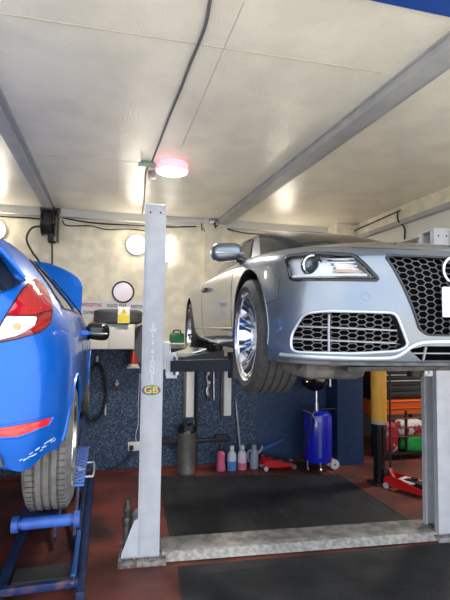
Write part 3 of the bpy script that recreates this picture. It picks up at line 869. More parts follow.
# beams
structure('trim_2', MB().box((-.815, 3.96, CZ - .03), (.09, 4.44, .06)).box((-.75, 3.96, CZ - .010), (.05, 4.44, .02)), M_beam)
structure('trim_3', MB().box((1.625, 3.96, CZ - .006), (.24, 4.40, .012), Matrix.Rotation(.053, 3, 'Z')).box((1.58, 3.96, CZ - .035), (.12, 4.40, .07), Matrix.Rotation(.053, 3, 'Z')), M_beam)
structure('trim_4', MB().box((-.3, BY - .05, CZ - .05), (7.2, .1, .1)), M_trimw)
structure('trim_5', MB().box((3.45, 3.9, 3.31), (.10, 4.6, .20)), M_wall)
structure('trim_6', MB().box((3.42, 3.9, 3.185), (.22, 4.6, .05)), M_beam)
structure('trim_7', MB().box((3.45, 3.9, 3.06), (.12, 4.6, .20)), M_trimw)
structure('pillar', MB().box((1.38, BY - .06, CZ / 2 + .9), (.32, .12, CZ - 1.8)), M_wall)
mb = MB().box((1.2, 1.62, CZ + .28), (10.6, .24, .6))
for i in range(5): mb.box((1.2, 1.49, CZ + .03 + i * .11), (10.6, .03, .06))
mb.box((1.2, 1.60, CZ - .005), (10.6, .04, .03)).box((1.2, 1.68, CZ - .004), (10.6, .03, .02))
structure('trim_8', mb, M_bluebeam)

# ------------------------------------------------------------------ camera and light
cam = bpy.data.cameras.new('camera'); co = bpy.data.objects.new('camera', cam); COL.objects.link(co)
YAW, PITCH, ROLL = math.radians(14.1), math.radians(3.5), math.radians(.7)
fwd = Vector((math.sin(YAW) * math.cos(PITCH), math.cos(YAW) * math.cos(PITCH), math.sin(PITCH)))
r0 = Vector((math.cos(YAW), -math.sin(YAW), 0)); u0 = r0.cross(fwd)
rr = r0 * math.cos(ROLL) + u0 * math.sin(ROLL); uu = u0 * math.cos(ROLL) - r0 * math.sin(ROLL)
Mx = Matrix(((rr.x, uu.x, -fwd.x, 0), (rr.y, uu.y, -fwd.y, 0), (rr.z, uu.z, -fwd.z, 1.9), (0, 0, 0, 1)))
co.matrix_world = Mx
cam.sensor_fit = 'VERTICAL'; cam.sensor_height = 24; cam.sensor_width = 18; cam.lens = 450 / 600 * 24
cam.clip_start = .05
SC.camera = co
w = bpy.data.worlds.new('sky'); SC.world = w; w.use_nodes = True
nt = w.node_tree; bg = nt.nodes['Background']
tc = nt.nodes.new('ShaderNodeTexCoord'); nz = nt.nodes.new('ShaderNodeTexNoise'); nz.inputs['Scale'].default_value = 2.2; nz.inputs['Detail'].default_value = 5
rp = nt.nodes.new('ShaderNodeValToRGB'); rp.color_ramp.elements[0].position = .35; rp.color_ramp.elements[1].position = .7
rp.color_ramp.elements[0].color = (.62, .76, 1, 1); rp.color_ramp.elements[1].color = (1, 1, 1, 1)
nt.links.new(tc.outputs['Generated'], nz.inputs['Vector']); nt.links.new(nz.outputs['Fac'], rp.inputs['Fac']); nt.links.new(rp.outputs['Color'], bg.inputs['Color'])
bg.inputs['Strength'].default_value = 1.7
sl = bpy.data.lights.new('sun', 'SUN'); sl.energy = 6.0; sl.angle = .01; sl.color = (1, .95, .86)
so_ = bpy.data.objects.new('sun', sl); COL.objects.link(so_); so_.rotation_euler = (math.radians(-32), math.radians(10), 0)
vs = SC.view_settings; vs.view_transform = 'Standard'; vs.look = 'None'; vs.gamma = 1; vs.exposure = 0.9; vs.use_curve_mapping = False

# ------------------------------------------------------------------ two-post lift
M_post = mat('pale_post_paint', (.60, .615, .64), .45, var=.05, vscale=8)
M_rust = mat('rusty_plate', (.13, .085, .06), .75, color2=(.32, .30, .28), vscale=18)
M_armg = mat('arm_slate', (.07, .09, .10), .45)
def text_mesh(body, size, extrude=.0008):
    cu = bpy.data.curves.new('txt', 'FONT'); cu.body = body; cu.size = size; cu.extrude = extrude; cu.offset = size * .018; cu.align_x = 'CENTER'; cu.align_y = 'CENTER'
    o = bpy.data.objects.new('txt', cu); COL.objects.link(o)
    dg = bpy.context.evaluated_depsgraph_get(); me = bpy.data.meshes.new_from_object(o.evaluated_get(dg))
    bpy.data.objects.remove(o); return me
def text(name, body, size, loc, m, parent=None, rot=None, sx=1.0):
    me = text_mesh(body, size)
    M = Matrix.Translation(loc) @ (rot or Matrix.Rotation(PI / 2, 4, 'X')) @ Matrix.Diagonal((sx, 1, 1, 1))
    me.transform(M)
    return link(name, me, m, parent, smooth=False)
lift = empty('two_post_lift', (.25, 3.80, 0), 'pale grey two-post lift with lettered post holding up the silver coupe', 'car lift', rz=math.radians(-4))
def column(x0, inward, nm='column'):
    mb = MB(); t = .022; W = .178; D = .25; H = 2.90 if inward > 0 else 2.83
    mb.box((x0 + W / 2, t / 2, H / 2 + .02), (W, t, H), bev=.006)
    mb.box((x0 + W / 2 + inward * (.02 if inward < 0 else 0) * -1, D - t / 2, H / 2 + .02), (W - .02, t, H), bev=.006)
    xb = x0 + (t / 2 if inward > 0 else W - t / 2)
    mb.box((xb, D / 2, H / 2 + .02), (t, D, H))
    xl = x0 + (W - .01 if inward > 0 else .01)
    mb.box((xl, .035, H / 2 + .02), (.02, .05, H)); mb.box((xl, D - .035, H / 2 + .02), (.02, .05, H))
    c = mb.build(nm, M_post, lift, smooth=True)
    mb = MB().box((x0 + W / 2, D / 2, H + .03), (W, D, .02), bev=.004); mb.build('top_plate', M_post, c)
    for sx in (.045, .13):
        mb = MB().cyl((x0 + sx, -.004, H - .035), (x0 + sx, .004, H - .035), .008, n=10); mb.build('bolt', M_black, c)
    return c
cL = column(0, 1); cR = column(2.70, -1)
for x0, dx in ((-.14, -1), (2.66, 1)):
    b = MB().box((x0 + .18, .12, .02), (.38, .40, .04), bev=.004).build('base_plate', M_rust, lift)
    for bx in (.03, .10, .20, .30):
        mb = MB(); mb.cyl((x0 + bx + .02, -.045, .038), (x0 + bx + .02, -.045, .062), .014, n=6); mb.build('anchor_bolt', M_steel, b, smooth=False)
mb = MB().prism([(0, .04), (-.125, .04), (-.125, .075), (-.03, .33), (0, .345)], 'y', .0, .014); mb.build('gusset', M_post, lift, smooth=False)
mb = MB().prism([(0, .04), (-.125, .04), (-.125, .075), (-.03, .33), (0, .345)], 'y', .22, .234); mb.build('gusset', M_post, lift, smooth=False)
mb = MB().prism([(2.88, .04), (3.0, .04), (3.0, .075), (2.91, .33), (2.88, .345)], 'y', .0, .014); mb.build('gusset', M_post, lift, smooth=False)
mb = MB().cyl((-.085, .11, .04), (-.085, .11, .40), .035, n=18).cyl((-.085, .11, .40), (-.085, .11, .47), .026, n=14).cyl((-.085, .11, .30), (-.085, .11, .33), .045, n=18)
mb.build('hydraulic_ram', mat('dark_oily_steel', (.10, .09, .08), .35, metal=.7, color2=(.28, .25, .22), vscale=20), lift)
# floor beam between the posts
M_bar = mat('worn_chequer_plate', (.27, .26, .24), .65, color2=(.44, .43, .40), vscale=24, lo=.4, hi=.62, bump=.3, bscale=70)
mb = MB().prism([(.05, .045), (.05, .005), (.32, .005), (.32, .045), (.10, .055)], 'x', .20, 2.72); fb_ = mb.build('floor_beam', mat('worn_plate', (.30, .285, .26), .65, color2=(.16, .145, .13), vscale=10, lo=.4, hi=.62), lift, smooth=False)
mb = MB()
mb.prism([(-.045, .010), (.06, .010), (.06, .052), (.03, .052)], 'x', .20, 2.72); mb.build('chequer_ramp', M_bar, fb_, smooth=False)
# lettering and badge on the left post
M_white = mat('white_lettering', (.93, .93, .92), .5)
z = 1.905
for ch in "SWL 2\u00b76 TONNES":
    if ch != ' ': text('letter', ch, .050, (.088, -.0015, z), M_white, cL)
    z -= .0375 if ch != ' ' else .022
bd = empty('badge'); bd.parent = lift
mb = MB(); ov = [(.083 + .078 * math.copysign(abs(math.cos(a)) ** .8, math.cos(a)), 1.375 + .040 * math.sin(a)) for a in np.linspace(0, 2 * PI, 37)[:-1]]
mb.prism(ov, 'y', -.003, .001); mb.build('badge_plate', mat('badge_purple', (.18, .16, .26), .5), bd, smooth=False)
text('badge_letters', 'GB', .078, (.083, -.0045, 1.375), mat('badge_yellow', (.95, .78, .04), .5), bd, sx=1.15)
# carriages and arms
def arm(name, p, q, w0, w1, h, m=M_armg, pad=True):
    a, b = Vector(p), Vector(q); d = (b - a); n = Vector((-d.y, d.x, 0)).normalized()
    V = []
    for c, w in ((a, w0), (b, w1)):
        for sx, sz in ((1, 1), (-1, 1), (-1, -1), (1, -1)): V.append(c + n * (w / 2 * sx) + Vector((0, 0, h / 2 * sz)))
    mb = MB().add(V, [(0, 1, 2, 3), (7, 6, 5, 4), (0, 4, 5, 1), (1, 5, 6, 2), (2, 6, 7, 3), (3, 7, 4, 0)])
    o = mb.build(name, m, lift, smooth=False)
    if pad:
        mb = MB().cyl((b.x, b.y, b.z - h / 2 - .05), (b.x, b.y, b.z + h / 2 + .02), .06, n=24).cyl((b.x, b.y, b.z + h / 2 + .02), (b.x, b.y, b.z + h / 2 + .05), .065, n=24)
        mb.build('lift_pad', M_black, o)
    mb = MB().cyl((a.x, a.y, a.z - h / 2 - .03), (a.x, a.y, a.z + h / 2 + .03), .03, n=16); mb.build('pivot_pin', M_steel, o)
    return o
for x0, sg in ((.20, 1), (2.68, -1)):
    mb = MB().box((x0, .12, 1.655), (.07, .16, .23), bev=.006).box((x0 + sg * .05, .03, 1.57), (.09, .03, .20)).box((x0 + sg * .05, .22, 1.57), (.09, .03, .20))
    mb.build('carriage', M_post, lift)
    arm('swing_arm', (x0 + sg * .09, .24, 1.575), (x0 + sg * .58, .93, 1.60), .20, .17, .125)
    arm('swing_arm', (x0 + sg * .09, .00, 1.575), (x0 + sg * .50, -.46, 1.62), .15, .12, .09, m=mat('arm_dark', (.03, .034, .04), .5))
mb = MB().box((.42, .62, 1.655), (.30, .30, .012), Matrix.Rotation(math.radians(22), 3, 'Z') @ Matrix.Rotation(math.radians(-14), 3, 'Y')); mb.build('bright_plate', M_chrome, lift)

# ------------------------------------------------------------------ scissor lift under the blue hatchback
M_lblue = mat('lift_blue', (.012, .05, .24), .4, color2=(.02, .09, .36), vscale=9)
M_lnavy = mat('lift_navy', (.012, .022, .07), .5, color2=(.02, .04, .12), vscale=14)
slift = empty('scissor_lift', (-1.0, 3.4, 0), 'low blue scissor lift with chequered deck under the bright blue hatchback', 'car lift', rz=math.radians(.6))
def runway(cx, inner):
    """inner: +1 for the runway at the right side"""
    r = 'deck'
    d = MB().box((cx + .105, .50, .96), (.18, 3.1, .05), bev=.006).build('deck', M_lnavy, slift)
    mb = MB().cyl((cx + .03, -1.15, 1.0), (cx + .28, -1.15, 1.0), .021, n=20).cyl((cx + .05, -1.15, 1.0), (cx + .26, -1.15, 1.0), .026, n=20)
    ro = mb.build('stop_roller', M_lblue, slift)
    for x in (.02, .285): MB().cyl((cx + x - .013, -1.15, 1.0), (cx + x + .013, -1.15, 1.0), .036, n=24).build('roller_disc', M_lblue, ro)
    # base frame on the floor
    MB().box((cx - .27, 1.15, .05), (.06, 2.5, .09), bev=.005).build('base_rail', M_lnavy, slift)
    MB().box((cx + .27, 1.15, .05), (.06, 2.5, .09), bev=.005).build('base_rail', M_lnavy, slift)
    MB().box((cx, .02, .10), (.50, .05, .05), bev=.005).build('cross_bar', mat('rubbed_blue', (.012, .035, .13), .5, color2=(.20, .10, .07), vscale=9, lo=.5, hi=.7), slift)
    MB().box((cx, 2.35, .06), (.50, .08, .08), bev=.005).build('cross_bar', M_lnavy, slift)
    MB().box((cx, .32, .03), (.44, .20, .03)).build('base_plate', mat('grey_base_plate', (.07, .07, .07), .6), slift)
    # hydraulic rod along the inner rail
    h = MB().cyl((cx + .215, .06, .12), (cx + .215, .75, .13), .020, n=16).build('hydraulic_cylinder', mat('pale_blue', (.05, .14, .42), .4), slift)
    MB().cyl((cx + .215, .75, .13), (cx + .215, 2.0, .16), .024, n=16).build('hydraulic_cylinder', M_lnavy, slift)
    MB().cyl((cx + .215, -.02, .12), (cx + .215, .07, .12), .012, n=12).build('rod_end', M_silver, slift)
    # crossed legs
    for x, a, b in ((cx + .02, (.75, .09), (2.0, .92)), (cx + .05, (2.1, .09), (.75, .92)), (cx + .18, (.75, .09), (2.0, .92)), (cx + .15, (2.1, .09), (.75, .92))):
        aa = Vector((x, a[0], a[1])); bb = Vector((x, b[0], b[1])); n = (bb - aa).normalized(); up = Vector((0, -n.z, n.y)) * .035
        V = [(p.x + sx, (p + up * s).y, (p + up * s).z) for p in (aa, bb) for sx, s in ((-.012, -1), (.012, -1), (.012, 1), (-.012, 1))]
        MB().add(V, [(0, 1, 2, 3), (7, 6, 5, 4), (0, 4, 5, 1), (1, 5, 6, 2), (2, 6, 7, 3), (3, 7, 4, 0)]).build('scissor_leg', M_lnavy, slift, smooth=False)
    return d
d1 = runway(.57, 1); runway(-.60, -1)
# chequered side ramp on the right runway
M_chq = mat('chequer_blue', (.06, .22, .75), .38, metal=.35)
sp_ = MB().box((.818, -.14, .962), (.088, .86, .012)).build('side_ramp', M_chq, slift)
mb = MB()
for i in range(22):
    for j in range(3):
        s_ = 1 if (i + j) % 2 else -1
        R_ = Matrix.Rotation(s_ * PI / 4, 3, 'Z'); mb.box((.790 + .028 * j, -.53 + .038 * i, .9695), (.008, .034, .003), R_)
tag(mb.build('tread_studs', mat('stud_blue', (.40, .55, .90), .3, metal=.4), sp_, smooth=False), kind='stuff')
text('painted_number', '2', .11, (.818, -.28, .972), M_white, sp_, rot=Matrix.Rotation(.5, 4, 'Z'))
mb = MB().tube(smooth_path([(.846, -.42, .962), (.895, -.42, .962), (.908, -.41, .962), (.912, -.28, .962), (.908, -.14, .962), (.895, -.12, .962), (.846, -.12, .962)], 4), .006, n=8)
mb.build('grab_handle', mat('pale_handle', (.62, .64, .68), .4), slift)

# ------------------------------------------------------------------ floor mats
M_mat = mat('black_rubber_mat', (.010, .0105, .011), .6, color2=(.030, .031, .032), vscale=3.5, lo=.35, hi=.7)
def floor_mat(name, poly, label):
    root = MB().prism(poly, 'z', .0005, .008).build(name, M_mat, None, smooth=False)
    return tag(root, label, 'mat', 'rubber floor mats')
m1 = floor_mat('rubber_mat', [(.56, 4.10), (.62, 5.86), (2.93, 5.45), (2.93, 3.94)], 'large black rubber mat under the coupe, behind the floor beam')
m2 = floor_mat('rubber_mat', [(.46, 2.2), (.56, 3.66), (2.96, 3.52), (3.2, 3.3), (3.2, 2.2)], 'black ribbed rubber mat in front of the floor beam')
mb = MB()
for i in range(62):
    y = 2.22 + i * .021; mb.box((1.85, y, .0095), (2.6 if y < 3.3 else 2.25, .007, .003))
tag(mb.build('mat_ribs', M_mat, m2, smooth=False), kind='stuff')
mb = MB()
for i in range(24):
    x = .62 + i * .1; mb.box((x, 4.98, .0090), (.010, 1.55, .002))
tag(mb.build('mat_ribs', M_mat, m1, smooth=False), kind='stuff')

# ------------------------------------------------------------------ lamps
def emi(name, col, st, base=None): return mat(name, base or col, .4, emit=col, estr=st)
cl = empty('ceiling_lamp', (.505, 4.08, CZ), 'round lit ceiling lamp with a pink-tinged rim', 'lamp')
MB().lathe([(0, -.002), (.135, -.002), (.145, -.012), (.145, -.05), (.150, -.055), (.150, -.075), (.142, -.082), (.135, -.075)], n=48).build('housing', emi('pink_rim', (1, .34, .46), .55, (.85, .5, .55)), cl)
MB().lathe([(.140, -.066), (.132, -.086), (.10, -.096), (.05, -.100), (0, -.101)], n=48).build('diffuser', emi('lamp_white', (1, .93, .90), 9), cl)
ar = bpy.data.lights.new('ceiling_lamp_light', 'AREA'); ar.shape = 'DISK'; ar.size = .26; ar.energy = 28; ar.color = (1, .94, .86)
ao = bpy.data.objects.new('ceiling_lamp_light', ar); COL.objects.link(ao); ao.location = (.505, 4.08, CZ - .105)
# cable box beside it
jb = empty('cable_junction', (.30, 4.10, CZ), 'small grey-green cable junction bracket on the ceiling beside the pink lamp', 'junction box')
MB().box((-.02, 0, -.022), (.12, .06, .04), bev=.006).build('box', mat('junction_green', (.16, .24, .18), .5), jb)
MB().tube([(-.10, -.02, -.03), (-.10, .03, -.03), (.07, .02, -.03), (.07, -.02, -.03)], .010, n=8, closed=True).build('bracket_loop', mat('bracket_grey', (.22, .26, .23), .4, metal=.5), jb)
MB().box((.04, .22, -.05), (.07, .03, .09), bev=.004).cyl((.04, .22, 0), (.04, .22, -.02), .012, n=10).build('hook', M_steel, jb)
def cable(name, pts, r, label, m=M_black, group=None, n=5):
    o = MB().tube(smooth_path(pts, n), r, n=7).build(name, m, None)
    return tag(o, label, 'cable', group)
zc_ = CZ - .008
cable('ceiling_cable', [(.40, 1.94, zc_), (.414, 2.15, zc_), (.394, 2.52, zc_), (.385, 2.76, zc_), (.36, 3.19, zc_), (.335, 3.78, zc_), (.318, 4.05, zc_)], .009, 'grey cable clipped along the ceiling running to the pink lamp', mat('cable_grey', (.10, .10, .11), .5))
cable('ceiling_cable', [(.30, 4.16, zc_), (.285, 4.35, zc_), (.306, 4.76, zc_), (.345, 5.5, zc_), (.35, 5.9, zc_ - .03)], .009, 'short grey cable on the ceiling from the lamp junction to the back wall', mat('cable_grey', (.10, .10, .11)))
def globe(loc, label, r=.135):
    g = empty('bulkhead_lamp', loc, label, 'lamp', 'round wall lamps on the back wall')
    MB().lathe([(0, 0), (r * .95, 0), (r, -.02), (r, -.05), (r * .96, -.06), (r * .90, -.055)], axis='y', n=40).build('lamp_base', M_trimw, g)
    MB().lathe([(r * .95, -.05), (r * .85, -.10), (r * .6, -.135), (r * .3, -.15), (0, -.153)], axis='y', n=40).build('globe', emi('globe_glow', (1, .90, .74), 14), g)
globe((.30, BY + .004, 3.0), 'round glowing lamp high on the cream wall just left of the lettered post', .135)
globe((-1.46, BY + .004, 3.09), 'round glowing lamp at the left edge of the photo, partly cut off', .135)
globe((2.42, BY + .004, 2.90), 'round glowing lamp on the back wall hidden behind the coupe roof', .135)
tl = empty('tube_lamp', (.70, BY - .01, 2.97), 'upright lit tube lamp half hidden behind the lettered post', 'lamp')
MB().box((0, -.015, 0), (.07, .03, .40), bev=.004).build('lamp_back', M_trimw, tl)
MB().cyl((.04, -.05, -.17), (.04, -.05, .17), .025, n=16).build('tube', emi('tube_glow', (1, .97, .90), 6), tl)
# wall strip lamps, unlit
strip0 = None
def strip_lamp():
    s_ = empty('strip_light', (0, 0, 0), 'x', 'lamp', 'unlit strip lights on the blue boards')
    MB().box((0, -.02, 0), (.160, .04, .665), bev=.004).build('backplate', mat('strip_frame', (.09, .09, .085), .5), s_)
    MB().box((.012, -.045, .004), (.105, .04, .615), bev=.012).build('cover', mat('yellowed_cover', (.97, .95, .88), .35), s_)
    MB().box((-.040, -.045, .004), (.018, .02, .60), bev=.003).build('side_strip', mat('strip_brown', (.30, .27, .20), .5), s_)
    return s_
def copy_tree(o, parent=None):
    c = o.copy(); COL.objects.link(c)
    if parent: c.parent = parent
    for ch in list(o.children): copy_tree(ch, c)
    return c
s1 = strip_lamp(); s1.location = (1.05, BY - .022, .985); s1['label'] = 'unlit white strip light on the blue wall, directly above the silver bin'
s2 = copy_tree(s1); s2.location = (1.575, BY - .022, .985); s2['label'] = 'unlit white strip light on the blue wall, beside the leaning pry bar'
# crinkled chrome strap between them
st_ = empty('chrome_strap', (1.36, BY - .06, 1.1), 'crinkled shiny strap hanging on the blue wall between the two strip lights', 'strap')
MB().tube([(-.05 + .012 * math.sin(i * 1.7), .01 * math.cos(i * 2.1), .25 - .05 * i) for i in range(10)], [.022, .03, .035, .03, .036, .03, .034, .028, .032, .03], n=9).tube([(.03, 0, .20), (.035, 0, 0), (.04, 0, -.20)], .012, n=7).build('strap', mat('crinkled_chrome', (.55, .55, .56), .2, metal=1, bump=.6, bscale=30), st_)
MB().cyl((0, .04, .27), (0, -.02, .27), .012, n=10).build('peg', M_steel, st_)

# ------------------------------------------------------------------ hose reel and wall cables
hr = empty('hose_reel', (-.80, 5.985, 3.19), 'black hose reel hung high on the back wall above the blue hatchback', 'hose reel')
MB().lathe([(.03, -.08), (.168, -.08), (.172, -.07), (.168, -.06), (.12, -.055), (.12, .055), (.168, .06), (.172, .07), (.168, .08), (.03, .08)], axis='x', n=36).build('drum', M_gloss, hr)
hm = MB()
for i in range(7): hm.lathe([(.145 + .012 * math.cos(a), -.046 + .0153 * i + .0095 * math.sin(a)) for a in np.linspace(0, 2 * PI, 9)[:-1]], axis='x', n=36, closed=True)
hm.build('wound_hose', mat('hose_black', (.02, .02, .022), .45), hr)
MB().box((.105, .05, -.02), (.02, .12, .42), bev=.004).box((0, .10, .19), (.25, .02, .06)).box((0, .18, .0), (.06, .04, .40)).box((0, .13, .19), (.06, .10, .04)).build('bracket', mat('bracket_dark', (.05, .05, .05), .5), hr)
MB().tube(smooth_path([(-.05, -.02, -.05), (-.19, -.02, -.08), (-.25, -.02, -.22), (-.18, -.02, -.38), (-.09, -.02, -.52), (-.08, -.02, -.75)], 6), .013, n=8).build('hose_tail', M_black, hr)
MB().tube(smooth_path([(.03, -.06, -.15), (.055, -.06, -.30), (.065, -.06, -.6), (.07, -.06, -.9)], 6), .012, n=8).build('hose_end', M_black, hr)
MB().lathe([(.05, 0), (.055, .012), (.02, .03), (.012, .07)], (.055, -.06, -.26), n=20).build('hose_stopper', M_black, hr)
yw = BY - .02
cable('wall_cable', [(-2.0, yw, 3.275), (-1.4, yw, 3.27), (-1.1, yw, 3.275), (-.88, yw, 3.27)], .010, 'thin black cable on the back wall left of the hose reel')
cable('wall_cable', [(-.66, yw, 3.31), (-.45, yw, 3.28), (-.18, yw, 3.265), (.2, yw, 3.27), (.45, yw, 3.275), (.75, yw, 3.28), (1.1, yw - .12, 3.285)], .010, 'upper black cable on the wall between hose reel and post')
cable('wall_cable', [(-.66, yw, 3.28), (-.60, yw, 3.21), (-.3, yw, 3.225), (-.1, yw, 3.19), (.2, yw, 3.215), (.45, yw, 3.20)], .008, 'lower sagging black cable on the wall between hose reel and post')
cable('wall_cable', [(1.56, yw, 3.31), (1.7, yw, 3.28), (1.95, yw, 3.26), (2.4, yw, 3.27)], .008, 'black cable on the back wall right of the cream pilaster')
cable('beam_cable', [(3.385, 6.07, 3.305), (3.385, 5.7, 3.33), (3.385, 5.4, 3.335), (3.385, 4.78, 3.355), (3.305, 4.68, 3.30), (3.30, 4.66, 3.20), (3.375, 4.65, 3.12), (3.375, 4.65, 2.98)], .010, 'black cable draped along the cream beam above the coupe')
pipe = tag(MB().cyl((.48, yw - .07, 3.325), (1.22, yw - .07, 3.36), .022, n=14).cyl((1.22, yw - .07, 3.33), (1.22, yw - .07, 3.40), .03, n=12).build('conduit_pipe', M_trimw), 'short white conduit pipe under the ceiling right of the lettered post', 'pipe')
cb = empty('cable_clamp', (1.33, 6.05, 3.375), 'dark metal clamp where the long ceiling beam meets the back wall', 'clamp')
MB().box((0, 0, 0), (.10, .05, .08), bev=.006).build('clamp_block', M_steel, cb); MB().tube([(.02, -.03, -.03), (.03, -.05, -.10), (.06, -.04, -.06)], .012, n=7).build('clamp_bolt', M_black, cb)
MB().tube([(-.16, 0, -.04), (-.15, 0, -.14), (-.13, 0, -.10), (-.11, 0, -.15)], .008, n=6).build('wire_ends', M_black, cb)

# ------------------------------------------------------------------ left part of the back wall
ck = empty('round_mirror', (.14, BY - .002, 2.36), 'round disc with a thin black rim on the cream wall above the banner', 'mirror')
MB().lathe([(.125, -.004), (.128, -.026), (.142, -.030), (.148, -.018), (.148, 0)], axis='y', n=48).build('rim', M_black, ck)
MB().lathe([(.128, -.012), (.06, -.016), (0, -.018)], axis='y', n=48).build('face', mat('mirror_face', (.72, .70, .72), .25, color2=(.78, .62, .64), vscale=5, metal=.2), ck)  # pinkish reflection painted into the face colour
bn = empty('banner', (.03, BY + .001, 2.11), 'white banner of tyre maker names on the back wall, behind the yellow sign', 'banner')
MB().box((0, -.003, 0), (.92, .006, .25)).build('sheet', mat('banner_white', (.70, .69, .70), .5), bn)
M_tred = mat('banner_red', (.50, .03, .07), .5); M_tnavy = mat('banner_navy', (.05, .05, .12), .5)
text('banner_word', 'BRIDGESTONE', .062, (-.29, -.008, .065), M_tred, bn, sx=.62)
text('banner_word', 'GOOD YEAR', .060, (.03, -.008, .060), M_tnavy, bn, sx=.74)
text('banner_word', 'FIRESTONE', .060, (.31, -.008, .055), M_tnavy, bn, sx=.62)
text('banner_word', 'CONTINENTAL', .058, (-.29, -.008, -.035), M_tnavy, bn, sx=.55)
pb = MB().box((-.02, -.0065, -.040), (.24, .003, .085)).build('red_band', M_tred, bn)
text('banner_word', 'PIRELLI', .075, (-.02, -.010, -.040), M_white, bn, sx=.72)
text('banner_word', 'MICHELIN', .058, (.32, -.008, -.045), M_tnavy, bn, sx=.68)
cab = empty('wall_cabinet', (-.12, 5.87, 1.62), 'pale cabinet on the back wall carrying a tyre, behind the car mirror', 'cabinet')
MB().box((-.02, .02, .155), (.84, .50, .31), bev=.004).build('carcass', mat('cabinet_cream', (.55, .52, .44), .5), cab)
MB().box((-.16, -.235, .155), (.49, .016, .30), bev=.003).build('door', mat('cabinet_door', (.66, .63, .54), .45), cab)
MB().box((.24, -.235, .155), (.29, .016, .30), bev=.003).build('door', mat('cabinet_door', (.66, .63, .54)), cab)
gp = tag(MB().prism([(.255, 1.43), (.42, 1.43), (.42, 1.925), (.375, 1.925), (.265, 1.81), (.255, 1.79)], 'y', 6.00, 6.14).build('grey_end_board', mat('board_grey', (.085, .085, .09), .6), None, smooth=False), 'dark grey slanted board at the right end of the pale cabinet', 'board')
t0 = empty('spare_tyre', (.08, 5.85, 1.93), 'worn grey tyre lying flat on the pale cabinet below the banner', 'tyre')
me = tyre_mb(.30, .18, .165, grooves=3).mesh('tyre'); me.transform(Matrix.Translation((0, 0, .171)) @ Matrix.Rotation(PI / 2, 4, "Y")); link('tread', me, mat('old_tyre', (.10, .098, .098), .8, bump=.4, bscale=60), t0, angle=30)
ys = empty('warning_sign', (.14, 5.548, 2.035), 'small yellow and white warning sign leaning on the tyre', 'sign')
MB().box((0, 0, 0), (.140, .006, .20), bev=.002).build('plate', mat('sign_white', (.78, .77, .72), .5), ys)
MB().box((0, -.0045, -.045), (.132, .003, .10)).build('yellow_panel', mat('sign_yellow', (.80, .62, .03), .5), ys)
MB().prism([(-.042, .015), (.042, .015), (0, .085)], 'y', -.007, -.004).build('triangle', mat('sign_yellow', (.8, .62, .03)), ys, smooth=False)
MB().box((0, -.0085, .052), (.007, .002, .026)).box((0, -.0085, .030), (.007, .002, .007)).build('exclamation_mark', M_black, ys, smooth=False)
fn = empty('red_funnel', (.285, 5.92, 1.38), 'red funnel with a pale rim hanging on the blue wall beside the grey board', 'funnel')
MB().lathe([(.062, .04), (.050, .10), (.025, .18), (.016, .20), (.014, .17), (.046, .09), (.058, .04)], n=28).build('cone', mat('funnel_red', (.38, .02, .015), .4), fn)
MB().lathe([(0, .0), (.070, .0), (.072, .02), (.062, .042), (0, .042)], n=28).build('rim', mat('funnel_rim', (.60, .52, .42), .5), fn)
MB().box((0, .092, -.006), (.16, .296, .012)).build('ledge', M_trimw, fn)
hk = empty('air_fitting', (.09, BY - .05, 1.17), 'small red and white air fitting on the blue wall below the cabinet', 'fitting')
MB().lathe([(.02, -.05), (.028, -.04), (.028, -.01), (.014, .0), (.012, .03)], n=16).build('cap', mat('fitting_white', (.7, .68, .66), .4), hk)
MB().box((-.01, .0, -.06), (.10, .05, .03), bev=.006).build('body', mat('fitting_red', (.12, .03, .03), .5), hk)
ah = empty('air_hose', (-.15, BY - .06, 1.45), 'black air hose hanging in a loop on the blue wall beside the hatchback', 'hose')
MB().tube(smooth_path([(-.08, 0, -.10), (-.01, -.01, -.035), (.06, -.02, -.15), (.105, -.02, -.38), (.075, -.02, -.62), (-.02, -.02, -.74), (-.10, -.01, -.73), (-.16, 0, -.55), (-.17, 0, -.30), (-.08, 0, -.10)], 6), .020, n=9).build('loop', M_black, ah)
MB().cyl((-.02, .02, .06), (-.02, .02, -.03), .02, n=12).cyl((-.02, .05, .03), (-.02, -.02, .03), .012, n=10).build('coupling', M_steel, ah)
MB().cyl((.095, -.02, -.42), (.105, -.02, -.70), .012, n=8).build('coupler', mat('coupler_pale', (.5, .5, .5), .4), ah)
tb = empty('tool_tray', (-.52, 6.0, .60), 'dark tool tray with clamps on the blue wall behind the hatchback wheel', 'tray')
MB().box((0, .02, .05), (.46, .26, .10), bev=.01).build('tray', M_black, tb)
MB().cyl((.18, -.12, .02), (.18, -.12, .20), .012, n=8).cyl((.12, -.12, .14), (.22, -.12, .16), .012, n=8).build('clamp', M_silver, tb)
MB().box((0, .13, -.03), (.1, .06, .12)).build('bracket', M_black, tb)
so = empty('wall_socket', (.33, BY - .026, .325), 'white wall socket with a black plug on the lower blue wall', 'socket')
MB().box((0, -.012, 0), (.155, .03, .115), bev=.006).build('plate', mat('socket_white', (.75, .74, .72), .4), so)
MB().box((-.035, -.045, -.01), (.055, .05, .055), bev=.01).build('plug', M_black, so)
MB().tube(smooth_path([(-.035, -.06, -.03), (-.06, -.06, -.10), (-.14, -.04, -.20), (-.25, -.03, -.26), (-.34, -.03, -.27)], 5), .008, n=7).build('plug_cord', M_black, so)
MB().tube(smooth_path([(.03, -.02, .05), (.02, -.01, .15), (.05, -.005, .30), (.045, -.005, .6), (.06, -.005, .95)], 5), .005, n=6).build('supply_cord', mat('cord_white', (.55, .56, .58), .5), so)
sb = empty('switch_box', (.83, BY - .03, 1.37), 'grey switch box on the wall just right of the lettered post', 'switch box')
